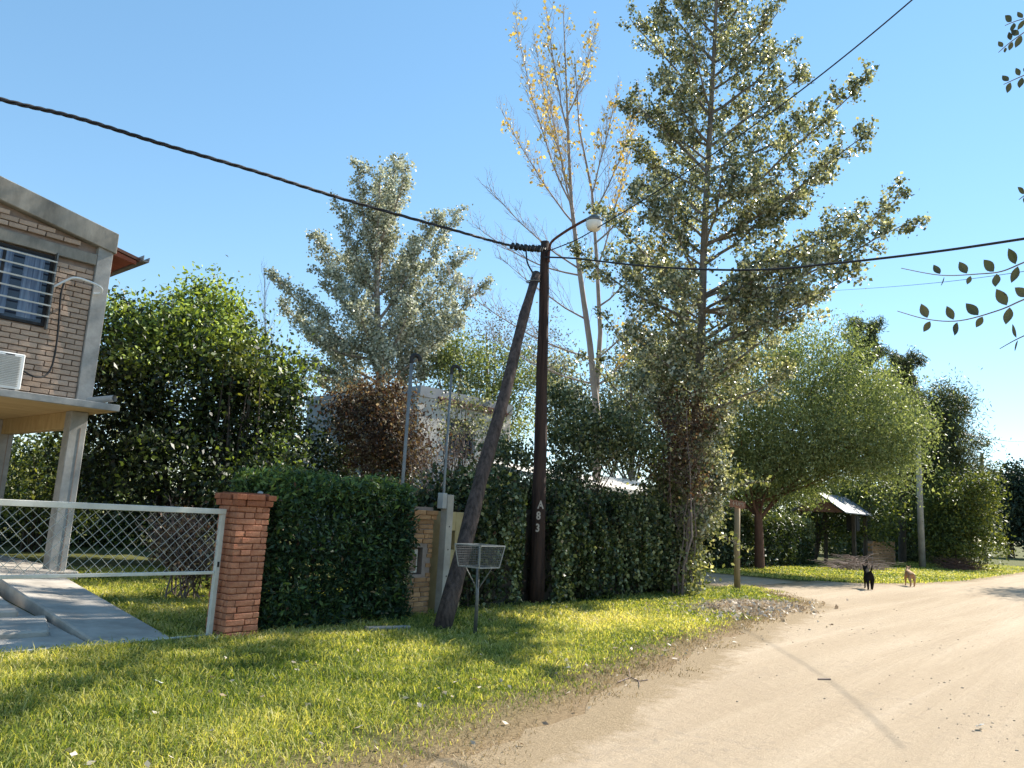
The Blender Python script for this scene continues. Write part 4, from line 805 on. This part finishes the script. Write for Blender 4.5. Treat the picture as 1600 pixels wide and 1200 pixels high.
for k in range(14):
    p, d_ = NT.pt(tk, .45+.5*k/14); az = random.uniform(-2.9, .6); L = random.uniform(.8, 1.6); ln = NT.limb(p, p+Vector((math.cos(az)*L, math.sin(az)*L, L*.5)), .03, .006, .08, 6, .04); NT.twigs(ln, 8, .4, .3, .2, .8, .1, 14, .08, .005)
NT.done('bark_grey', 'l_near', .075, hang=.8, aspect=.5)
lv = []
for k in range(4):
    N_ = 6; a = []
    for i in range(N_): a.append((.30*math.sin(math.pi*(i+.0)/(N_))**.9*(1-.25*i/N_), i/N_))
    vs_ = [(0, 0, 0)]+[(-x, y, .05*x-.06*math.sin(y*3)) for x, y in a[1:]]+[(0, 1, -.03)]+[(x, y, .05*x-.06*math.sin(y*3)) for x, y in reversed(a[1:])]
    mid_ = [(0, y, -.08*math.sin(y*3)-.03) for x, y in a[1:]]; n_ = len(a)-1
    V = [vs_[0]]+vs_[1:n_+1]+[vs_[n_+1]]+list(reversed(vs_[n_+2:]))+mid_; T = n_+1; Rr = n_+2; Mi = 2*n_+2; F = []
    for i in range(n_-1): F += [(1+i, 2+i, Mi+i+1, Mi+i), (Rr+i+1, Rr+i, Mi+i, Mi+i+1)]
    F += [(0, 1, Mi), (0, Mi, Rr), (n_, T, Mi+n_-1), (Mi+n_-1, T, Rr+n_-1)]
    me = bpy.data.meshes.new('leaf'); me.from_pydata(V, [], F); a_ = me.attributes.new('rnd', 'FLOAT', 'POINT'); a_.data.foreach_set('value', [[.2, .45, .65, .95][k]]*len(V)); me.materials.append(M['l_near']); lv.append(me)
for i, (p, d_, s_) in enumerate(leafpos):
    upv = Vector((0, 0, 1)); side = -1 if i % 2 else .9; a = (d_*.35+upv*side*random.uniform(.7, 1.1)+FW*random.uniform(-.4, .4)).normalized()
    toc = (Vector((0, 0, CZ))-p).normalized(); zax = (toc+Vector(RNG.normal(size=3))*.45); x_ = a.cross(zax).normalized(); z_ = x_.cross(a)
    o = link('leaf', random.choice(lv[:3] if random.random() < .9 else lv), None, NT.o); o.matrix_local = Matrix.Translation(p+a*.008-NT.base) @ Matrix((x_, a, z_)).transposed().to_4x4() @ Matrix.Scale(s_*random.uniform(.7, 1.15), 4)

# ------------------------------------------------------------------ sign post at the corner
sp = gnd(1152, 921); SP = thing('street_sign', 'wooden street name board on a pale wooden post at the corner', 'sign', (sp.x, sp.y, 0))
MB().tube([(0, 0, -.03), (-.01, .01, 1.0), (0, 0, 2.12)], [.085, .08, .075], 10).build('post', 'post_wood', SP, smooth=True)
vds = Vector((-sp.x, -sp.y, 0)).normalized(); sxs = Vector((0, 0, 1)).cross(vds)
bd = MB(); n_ = 12; W_ = .40; topo = [.085+.012*math.sin(i*1.7)+.01*math.sin(i*3.1) for i in range(n_)]; boto = [-.10-.02*math.sin(i*.9+.5) for i in range(n_)]
vv = []
for dz_ in (0, .035):
    for i in range(n_): vv.append(sxs*(-W_/2+W_*i/(n_-1))+Vector((0, 0, 2.22+boto[i]-.06*i/n_))+vds*(.09+dz_))
    for i in reversed(range(n_)): vv.append(sxs*(-W_/2+W_*i/(n_-1))+Vector((0, 0, 2.22+topo[i]-.06*i/n_))+vds*(.09+dz_))
nn = 2*n_; bd.add(vv, [tuple(range(nn)), tuple(range(2*nn-1, nn-1, -1))]+[(i, (i+1) % nn, (i+1) % nn+nn, i+nn) for i in range(nn)]); bo = bd.build('name_board', 'sign_wood', SP)
def stroke(pts): MB().tube([sxs*x+Vector((0, 0, 2.19+z-.15*x))+vds*.127 for x, z in pts], .009, 5).build('carved_letter', 'paint_mark', bo)
stroke([(-.13, -.0), (-.06, -.0)]); stroke([(-.095, .05), (-.095, -.05)]); stroke([(-.03, .045), (-.028, -.01), (-.01, -.04), (.02, -.03), (.035, .045)]); stroke([(.06, -.045), (.06, .04), (.085, .045), (.10, .0), (.115, .045), (.14, .04), (.14, -.045)])
# ------------------------------------------------------------------ far corner: hedge, roofed entrance, wall, brush, post
FH = thing('far_hedge', 'long dark clipped hedge with a rounded end across the side street', 'hedge', (33, 13.0, 0))
pts = box_leaves(30000, 27.2, 38.0, 13.0, 14.6, 0, 2.2, .22, 15, .25, .5); rn = np.clip(RNG.beta(1.4, 2.5, len(pts))+.3*(pts[:, 0] > 36.5)*(pts[:, 2] > 1.2)+.22*(pts[:, 2] > 1.9)+.1*vnoise(pts, 1.5, 4), 0, 1)  # leaf tone raised at right end and top: sunlight put into the colour
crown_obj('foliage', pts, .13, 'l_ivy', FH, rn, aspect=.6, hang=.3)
fs_ = MB()
for i in range(20): x = random.uniform(-5, 5); fs_.tube([(x, .3, 0), (x+random.uniform(-.3, .3), .35, 1.0), (x+random.uniform(-.6, .6), .5, 1.9)], [.06, .05, .02], 5)
tag(fs_.build('stems', 'bark_dark', FH, recalc=False), kind='stuff')
RG = thing('roofed_entrance', 'small gabled metal roof on posts over a brick gate behind the far hedge', 'shelter', (40.5, 13.0, 0))
ap, el, er = at(1320, 776, 40), at(1283, 808, 40.6), at(1339, 804, 39.4)
yl, yr = 14.35, 11.75; ym = (yl+yr)/2; za_, ze = 3.45, 2.55; X0, X1 = 38.6, 43.0
for (ya, yb, zA, zB) in ((ym, yr, za_, ze), (ym, yl, za_, ze)):
    MB().add([(x-40.5, y-13, z+dz) for x in (X0, X1) for (y, z) in ((ya, zA), (yb, zB)) for dz in (0, .05)], [(0, 1, 3, 2), (4, 6, 7, 5), (0, 2, 6, 4), (1, 5, 7, 3), (0, 4, 5, 1), (2, 3, 7, 6)]).build('roof_sheet', 'sheet_metal', RG)
MB().add([(x-40.5, y-13, z) for x in (X0+.15, X0+.25) for y, z in ((yl-.15, ze+.02), (yr+.15, ze+.02), (ym, za_-.08))], [(0, 1, 2), (5, 4, 3), (0, 3, 4, 1), (1, 4, 5, 2), (2, 5, 3, 0)]).build('gable_infill', 'bark_red', RG)
MB().bar((X0-1.95+.0-40.5+2.0, ym-13, za_-.06), (X1-40.5, ym-13, za_-.06), .08).build('ridge_beam', 'bark_red', RG)
for x, y in ((X0+2.2, yr+.3), (X1-.3, yr+.3), (X0+.4, yl-.3), (X1-.3, yl-.3)): MB().box(x-.08-40.5, x+.08-40.5, y-.08-13, y+.08-13, 0, ze+.02).build('post', 'bark_dark', RG)
MB().box(X0+2.35-40.5, X0+2.85-40.5, yr+.2-13, yr+.7-13, 1.75, 2.5).build('meter_cabinet', 'black', RG, bevel=.01)
BW = thing('low_brick_wall', 'low brown brick wall right of the roofed entrance', 'wall', (45.5, 12.0, 0)); cr = MB().box(-2.2, 2.2, -.10, .10, 0, 1.28).build('mortar_core', 'mortar', BW)
wb = brick_meshes(.40, .24, .115, 4)
for b_ in wb: b_.materials.append(M['brick_old'])
for r in range(10):
    for c in range(10):
        o = link('brick', random.choice(wb), None, BW); o.location = (-2.1+.43*c+(.2 if r % 2 else 0), 0, .065+.128*r)
cpb = at(1441, 876, 48); CPO = thing('concrete_pole', 'slim pale concrete power pole on the far verge', 'utility pole', (cpb.x, cpb.y, 0))
ct_ = at(1439, 650, 48)
MB().tube([(0, 0, -.02), (0, 0, 4), (.02, .0, ct_.z)], [.17, .15, .12], 14).build('shaft', 'concrete_floor', CPO, smooth=True); MB().bar((-.5, 0, ct_.z-.4), (.5, 0, ct_.z-.4), .08).build('crossarm', 'bark_dark', CPO)
fp = at(1538, 868, 78); FPO = thing('wooden_pole', 'distant bare wooden power pole rising behind the sunlit bushy tree', 'utility pole', (fp.x, fp.y, 0)); ft = at(1534, 708, 78)
MB().tube([(0, 0, -.02), (ft.x-fp.x, ft.y-fp.y, ft.z)], [.20, .14], 12).build('shaft', 'post_wood', FPO, smooth=True); MB().bar((-.06, -.5, ft.z-.5), (-.06, .5, ft.z-.5), .1).build('crossarm', 'post_wood', FPO)
cable_obj('far_wire', smooth_pts([ft-Vector((0, 0, .3)), at(1520, 683, 60), at(1560, 687, 60), at(1600, 690, 58), at(1700, 694, 56)]) if False else smooth_pts([at(1505, 678, 52), at(1550, 686, 58), at(1600, 690, 66), at(1660, 688, 80)]), .02, 'cable', 'faint distant wire in the sky above the round tree', 'wire')
cable_obj('far_wire', smooth_pts([at(1285, 455, 38), at(1380, 449, 30), at(1480, 440, 24), at(1600, 424, 18), at(1700, 405, 14)]), .008, 'steel', 'thin pale wire crossing the sky right of the poplar', 'wire')
def brush_pile(name, label, c, rx, ry, h, n, m, seed):
    o = thing(name, label, 'brush pile', (c.x, c.y, 0)); mb = MB()
    for i in range(n):
        a = random.uniform(0, 6.28); q = random.random()**.6; x, y = rx*q*math.cos(a), ry*q*math.sin(a); z = h*(1-q)*random.random()+.02; L = random.uniform(.4, 1.3); b = random.uniform(0, 6.28)
        d = Vector((math.cos(b)*L, math.sin(b)*L, random.uniform(-.1, .35)*L)); p = Vector((x, y, z)); mb.tube([p, p+d*.5+Vector((0, 0, .08*L)), p+d], [.013, .010, .004], 4, cap=False)
    tag(mb.build('branches', m, o, recalc=False), kind='stuff'); return o
brush_pile('brush_pile', 'heap of grey cut branches lying before the far hedge', Vector((37.2, 10.9, 0)), 2.2, .9, .6, 300, 'twig_dead', 1)
brush_pile('brush_pile', 'smaller reddish brush heap under the sunlit bushy tree', Vector((47.5, 8.7, 0)), 1.8, .8, .7, 260, 'bark_red', 2)
FW_ = thing('far_fence', 'distant pale board fence down the street', 'fence', (96, 17.5, 0))
for k in range(16): MB().box(-7+k*.9, -7+k*.9+.82, 0, .06, 0, 1.8+.1*random.random()).build('board', 'post_wood' if k % 3 else 'white_wall', FW_)
FHh = thing('far_house', 'distant white house front beyond the board fence', 'house', (120, 22, 0)); MB().box(-7, 7, 0, 6, 0, 3.2).build('wall', 'white_wall', FHh)
MB().add([(x, y, z) for x in (-7.4, 7.4) for y, z in ((-.4, 3.2), (6.4, 3.2), (3, 4.6))], [(0, 1, 2), (5, 4, 3), (0, 3, 4, 1), (1, 4, 5, 2), (2, 5, 3, 0)]).build('roof', 'roof_tile', FHh)
for x in (-4, 0, 4): MB().box(x-.6, x+.6, -.03, -.002, 1.0, 2.2).build('window', 'glass', FHh)
simple_tree('hedge_tree', 'dark leafy screen of trees filling the gap behind the roofed entrance', 62, (1420, 872), [(1300, 800, 50, 60, 0), (1370, 800, 60, 65, 1), (1430, 810, 60, 65, 0), (1500, 820, 40, 50, 0), (1400, 850, 90, 30, -1), (1250, 840, 60, 40, 2)], 700, 60, .5, .24, 'l_pine', 'bark_dark', .2, 77, hang=.3, aspect=.5)
# far tree line that closes the view
for k in range(16):
    X = 60+k*13+random.uniform(-3, 3); Y = 24+k*5+random.uniform(-3, 6) if k % 2 else 38+k*3
    t = Tree('backdrop_tree', 'backdrop tree in the far line of trees behind the street corner', (X, Y, 0), 'tree', 'far line of trees'); hgt = random.uniform(5, 8)
    t.limb((X, Y, -.05), (X, Y, hgt*.8), .2, .05, 0); t.clumps([((X, Y, hgt*.55), (2.8, 2.8, hgt*.42)), ((X+1.8, Y, hgt*.4), (2.2, 2.2, hgt*.35))], 70, 50, .55, .5, 60+k); t.done('bark_dark', 'l_far' if k % 2 else 'l_pine', .30)
for k in range(14):
    X = 8+k*4.2+random.uniform(-1, 1); Y = 44+random.uniform(-3, 5); hgt = random.uniform(4.5, 6.5)
    t = Tree('backdrop_tree', 'low backdrop tree at the back of the gardens', (X, Y, 0), 'tree', 'trees at the back of the gardens')
    t.limb((X, Y, -.05), (X, Y, hgt*.8), .15, .05, 0); t.clumps([((X, Y, hgt*.5), (2.9, 2.5, hgt*.48))], 60, 50, .5, .5, 90+k); t.done('bark_dark', 'l_far' if k % 2 else 'l_poplar', .24)

# ------------------------------------------------------------------ dogs (one skinned body each, seen from behind, walking away)
def dog(name, label, loc, heading, mats, sc_=1.0, tail_up=True, gait=0.0, head_turn=0.0):
    V = []; E = []; RR = []
    def v(p, r, par=None):
        V.append(p); RR.append(r); i = len(V)-1
        if par is not None: E.append((par, i))
        return i
    pel = v((-.26, 0, .50), (.095, .115)); b1 = v((-.08, 0, .485), (.10, .115), pel); b2 = v((.10, 0, .47), (.115, .14), b1); ch = v((.25, 0, .48), (.11, .13), b2)
    n1 = v((.36, .02+head_turn*.3, .58), (.07, .08), ch); hd = v((.44, .02+head_turn, .66), (.075, .078), n1); mz = v((.54, .02+head_turn*1.4, .635), (.042, .04), hd); v((.61, .02+head_turn*1.6, .625), (.03, .028), mz)
    for s in (-1, 1): e1 = v((.415, .02+head_turn+s*.05, .72), (.022, .03), hd); v((.40, .02+head_turn+s*.075, .79), (.008, .012), e1)
    for s, g_ in ((-1, gait), (1, -gait)):
        k1 = v((-.24+g_*.25, s*.085, .36), (.062, .085), pel); k2 = v((-.36+g_*.6, s*.08, .20), (.036, .042), k1); k3 = v((-.33+g_*1.0, s*.078, .06), (.029, .029), k2); v((-.27+g_*1.0, s*.078, .022), (.022, .026), k3)
        f1 = v((.25-g_*.2, s*.09, .33), (.048, .052), ch); f2 = v((.25-g_*.6, s*.082, .17), (.027, .028), f1); f3 = v((.24-g_*1.0, s*.08, .05), (.023, .023), f2); v((.29-g_*1.0, s*.08, .02), (.021, .025), f3)
    if tail_up: t1 = v((-.36, -.02, .58), (.028, .028), pel); t2 = v((-.41, -.05, .70), (.022, .022), t1); v((-.36, -.07, .80), (.012, .012), t2)
    else: t1 = v((-.38, -.03, .50), (.024, .024), pel); t2 = v((-.46, -.06, .44), (.018, .018), t1); v((-.50, -.08, .36), (.010, .010), t2)
    me = bpy.data.meshes.new('body'); me.from_pydata(V, E, []); root = thing(name, label, 'dog', loc, rz=heading); root.scale = (sc_,)*3
    o = link('body', me, mats, root); o.modifiers.new('skin', 'SKIN'); sk = me.skin_vertices[0].data
    for i, r in enumerate(RR): sk[i].radius = r; sk[i].use_root = (i == 0)
    sm = o.modifiers.new('sub', 'SUBSURF'); sm.levels = 2; sm.render_levels = 2
    dg = bpy.context.evaluated_depsgraph_get(); ev = bpy.data.meshes.new_from_object(o.evaluated_get(dg)); o.modifiers.clear(); o.data = ev; ev.shade_smooth()
    zmin = min(v_.co.z for v_ in ev.vertices); o.location.z = -zmin
    return root
M['fur_black'] = plain('fur_black', (.008, .007, .007), (.020, .018, .017), 30, .95, .4, .006, spec=.05)
def furtan(n, l, b, o):
    c = ramp(n, l, noise(n, l, 5, 4, .6), [(.3, (.30, .15, .065)), (.7, (.46, .27, .14))]); l.new(c, b.inputs['Base Color']); b.inputs['Roughness'].default_value = .8; bump(n, l, b, noise(n, l, 60, 3), .4, .006)
M['fur_tan'] = mat('fur_tan', furtan)
dp = gnd(1358, 921); DG1 = dog('dog', 'black dog with pricked ears and raised tail walking away on the road', (dp.x, dp.y, .004), R(22), 'fur_black', .90, True, .15, .04)
dp = gnd(1422, 916); DG2 = dog('dog', 'tan short haired dog standing near the far verge', (dp.x, dp.y, .004), R(28), 'fur_tan', .84, False, .05, -.09)

# ------------------------------------------------------------------ leaf litter, stones, twigs, rubbish
c = gnd(1160, 950); n_ = 1500
P = np.stack([c.x+RNG.normal(size=n_)*1.1, c.y+RNG.normal(size=n_)*.5, np.zeros(n_)], 1); P[:, 2] = .03+.10*np.exp(-(((P[:, 0]-c.x)/1.1)**2+((P[:, 1]-c.y)/.5)**2))*RNG.uniform(.3, 1, n_)
o = link('leaf_pile', quads_mesh('leaf_pile', leaf_quads(P-np.array([c.x, c.y, 0]), .10, .6, 0, None, 0), RNG.beta(1.6, 1.4, n_)), 'dry_leaf'); o.location = (c.x, c.y, 0); tag(o, 'pile of pale dry leaves raked on the verge by the sign post', 'leaf pile', kind='stuff')
n_ = 480; X = RNG.uniform(1, 20, n_); Y = road_edge(X)+np.abs(RNG.normal(size=n_))*.9-.15
P = np.stack([X, Y, np.full(n_, .025)], 1); k_ = n_//3; P[:k_, 0] = RNG.uniform(2, 16, k_); P[:k_, 1] = RNG.uniform(4.5, 8.4, k_); P[:, 2] += np.where(P[:, 1] > road_edge(P[:, 0])+.6, .05, 0); fl = leaf_quads(P, .055, .6, 0, None, 0); fl[..., 2] = np.maximum(.008, .02+(fl[..., 2]-.025)*.6)
o = link('fallen_leaves', quads_mesh('fallen_leaves', fl, RNG.uniform(0, 1, n_)), 'dry_leaf'); tag(o, 'scattered dry leaves along the road edge', 'leaves', kind='stuff')
# pebbles
def pebbles(n, label):
    ic = bmesh.new(); bmesh.ops.create_icosphere(ic, subdivisions=1, radius=1); bv = np.array([v.co[:] for v in ic.verts]); bf = np.array([[v.index for v in f.verts] for f in ic.faces]); ic.free()
    cl = [gnd(1150, 1000), gnd(1450, 1005), gnd(1560, 1140), gnd(1580, 1190), gnd(1500, 1080), gnd(1330, 985), gnd(1200, 985)]
    V = []; F = []
    for i in range(n):
        if random.random() < .62: q = random.choice(cl); x, y = q.x+random.gauss(0, .55), q.y+random.gauss(0, .4)
        else: x = random.uniform(2, 24); y = random.uniform(.2, float(road_edge(min(x, 18)))-.1)
        s = random.uniform(.004, .012)*(1 if random.random() < .93 else 1.8); k = len(V)*len(bv)
        b = bv*np.array([s*random.uniform(.7, 1.3), s*random.uniform(.7, 1.3), s*.6])*(1+.2*RNG.normal(size=(len(bv), 1))); V.append(b+np.array([x, y, .004+s*.2])); F.append(bf+k)
    me = bpy.data.meshes.new('gravel'); me.from_pydata(np.concatenate(V).tolist(), [], np.concatenate(F).tolist()); return tag(link('gravel', me, 'stone'), label, 'gravel', kind='stuff')
pebbles(220, 'scattered small stones on the dirt road')
for lab, pxs, r in (('thin bare twig lying at the road edge near the verge', [(965, 1068), (985, 1060), (998, 1066), (1012, 1064)], .006), ('short straight stick lying in the middle of the road', [(1278, 1063), (1298, 1063)], .008)):
    P = [gnd(x, y)+Vector((0, 0, .012)) for x, y in pxs]; o = MB().tube([p-P[0] for p in P], r, 6)
    if len(P) > 2: o.tube([P[1]-P[0], gnd(982, 1050)-P[0]+Vector((0, 0, .03))], r*.7, 5); o.tube([P[2]-P[0], gnd(1000, 1076)-P[0]+Vector((0, 0, .02))], r*.6, 5)
    o = o.build('twig', 'twig_dead'); o.location = P[0]; tag(o, lab, 'twig')
def crumple(label, x, y, s, m):
    p = gnd(x, y); bm = bmesh.new(); bmesh.ops.create_grid(bm, x_segments=5, y_segments=5, size=s)
    for v in bm.verts: v.co += Vector(RNG.normal(size=3))*s*.18; v.co.z = abs(v.co.z)+.04
    me = bpy.data.meshes.new('paper_scrap'); bm.to_mesh(me); bm.free(); o = link('paper_scrap', me, m); o.location = p; o.rotation_euler = (.5, .2, random.random()*3); tag(o, label, 'litter')
crumple('crumpled white paper scrap lying in the grass before the gate', 243, 1073, .035, 'plastic_white'); crumple('flattened pale scrap lying on the road at lower right', 1535, 1142, .03, 'plastic_white')
kb = gnd(570, 988); ke = gnd(640, 986); o = MB().bar((0, 0, .03), ke-kb+Vector((0, 0, .03)), .10, .08).build('kerb_stone', 'concrete_stain', bevel=.01); o.location = kb; tag(o, 'narrow concrete slab edge at the foot of the hedge', 'slab')

# ------------------------------------------------------------------ grass
M['dry_grass'] = leafmat('dry_grass', [(0, (.16, .12, .06)), (.5, (.32, .25, .14)), (1, (.50, .41, .26))], .3, .7, .15, (1.1, 1, .8))
def grass(name, label, X, Y, L, W, seed=1, z=0, tone=-.03, m='grass'):
    n = len(X); az = RNG.uniform(0, 2*math.pi, n); le = RNG.uniform(.2, 1.25, n)*L; h = L*RNG.uniform(.4, .9, n)
    bx, by = np.cos(az), np.sin(az); tx, ty = -by*W*.5, bx*W*.5
    tilt = RNG.uniform(0, 2*math.pi, n); dx, dy = np.cos(tilt)*le, np.sin(tilt)*le
    base1 = np.stack([X+tx, Y+ty, np.full(n, z)], 1); base2 = np.stack([X-tx, Y-ty, np.full(n, z)], 1)
    m1 = np.stack([X+tx*.8+dx*.4, Y+ty*.8+dy*.4, z+h*.7], 1); m2 = np.stack([X-tx*.8+dx*.4, Y-ty*.8+dy*.4, z+h*.7], 1); tip = np.stack([X+dx, Y+dy, z+h*RNG.uniform(.35, 1.1, n)], 1)
    N = n; V = np.stack([base1, base2, m2, m1], 1); V2 = np.stack([m1, m2, tip], 1)
    P = np.stack([X, Y, np.zeros(n)], 1); rn = np.clip(RNG.beta(2.0, 2.6, n)+.24*vnoise(P, .9, seed)+.22*vnoise(P, 3.2, seed+1)+tone, 0, 1)
    co = np.concatenate([V.reshape(-1, 3), V2.reshape(-1, 3)]); me = bpy.data.meshes.new(name)
    me.vertices.add(len(co)); me.vertices.foreach_set('co', co.reshape(-1).astype(np.float32)); me.loops.add(7*n); me.loops.foreach_set('vertex_index', np.arange(7*n, dtype=np.int32))
    me.polygons.add(2*n); me.polygons.foreach_set('loop_start', np.concatenate([np.arange(0, 4*n, 4), 4*n+np.arange(0, 3*n, 3)]).astype(np.int32))
    a = me.attributes.new('rnd', 'FLOAT', 'POINT'); a.data.foreach_set('value', np.concatenate([np.repeat(rn, 4), np.repeat(rn, 3)]).astype(np.float32)); me.update(calc_edges=True)
    return tag(link(name, me, m), label, 'grass', kind='stuff')
def sample(n, x0, x1, y0, y1): return RNG.uniform(x0, x1, n), RNG.uniform(y0, y1, n)
X, Y = sample(340000, .2, 20.5, 3.4, 9.0); d = Y-road_edge(X); dist = np.hypot(X, Y)
pn = vnoise(np.stack([X, Y, 0*X], 1), 2.4, 5); dens = np.clip((d-.12+.22*pn)/.75, 0, 1)**1.3*np.clip(9.5/dist, .3, 1)*np.clip(.80+.55*vnoise(np.stack([X, Y, 0*X], 1), 1.5, 21), .25, 1)
keep = (RNG.uniform(size=len(X)) < dens) & ~((X > 4.9) & (X < 5.33) & (Y > 8.32)) & ~((Y > 8.56) & (X < 4.4)) & (np.hypot(X-c.x, (Y-c.y)*2) > 1.5*RNG.uniform(size=len(X))**2)
X, Y, d = X[keep], Y[keep], d[keep]; L = RNG.uniform(.05, .145, len(X))*np.clip(.34+d*.5, .34, 1)*(1+.2*vnoise(np.stack([X, Y, 0*X], 1), 1.7, 8)); grass('verge_grass', 'long sunlit green and yellow grass of the near verge', X, Y, L, .0088*np.clip(np.hypot(X, Y)/8, .8, 2))
X2, Y2 = sample(110000, .2, 20.2, 3.2, 8.2); d2 = Y2-road_edge(X2); pn = vnoise(np.stack([X2, Y2, 0*X2], 1), 2.0, 15)
keep = RNG.uniform(size=len(X2)) < np.clip(1-np.abs(d2-.35+.25*pn)/.62, 0, 1)*np.clip(9/np.hypot(X2, Y2), .3, 1); X2, Y2 = X2[keep], Y2[keep]
grass('dry_edge_grass', 'short dry trampled grass between verge and dirt road', X2, Y2, RNG.uniform(.018, .06, len(X2)), .008*np.clip(np.hypot(X2, Y2)/8, .8, 2), 17, .004, .05, 'dry_grass')
X, Y = sample(60000, 4.3, 9.6, 8.7, 17.5); keep = (X > 4.50+(Y-8.7)*.17) & ~((X > 4.9) & (X < 5.33) & (Y < 8.76)) & ~((X > 5.40) & (X < 5.73) & (Y > 15.1)); X, Y = X[keep], Y[keep]; grass('garden_grass', 'shaded lawn behind the chain link gate', X, Y, RNG.uniform(.06, .13, len(X)), .014, 3)
X, Y = sample(90000, 24.5, 62, 6, 13); keep = (Y > np.where(X < 25.2, 14, far_edge(X))+.15*RNG.normal(size=len(X))) & (RNG.uniform(size=len(X)) < np.clip(34/X, .2, 1)); X, Y = X[keep], Y[keep]; grass('far_verge_grass', 'bright sunlit grass of the verge across the side street', X, Y, RNG.uniform(.06, .14, len(X)), .035, 4)
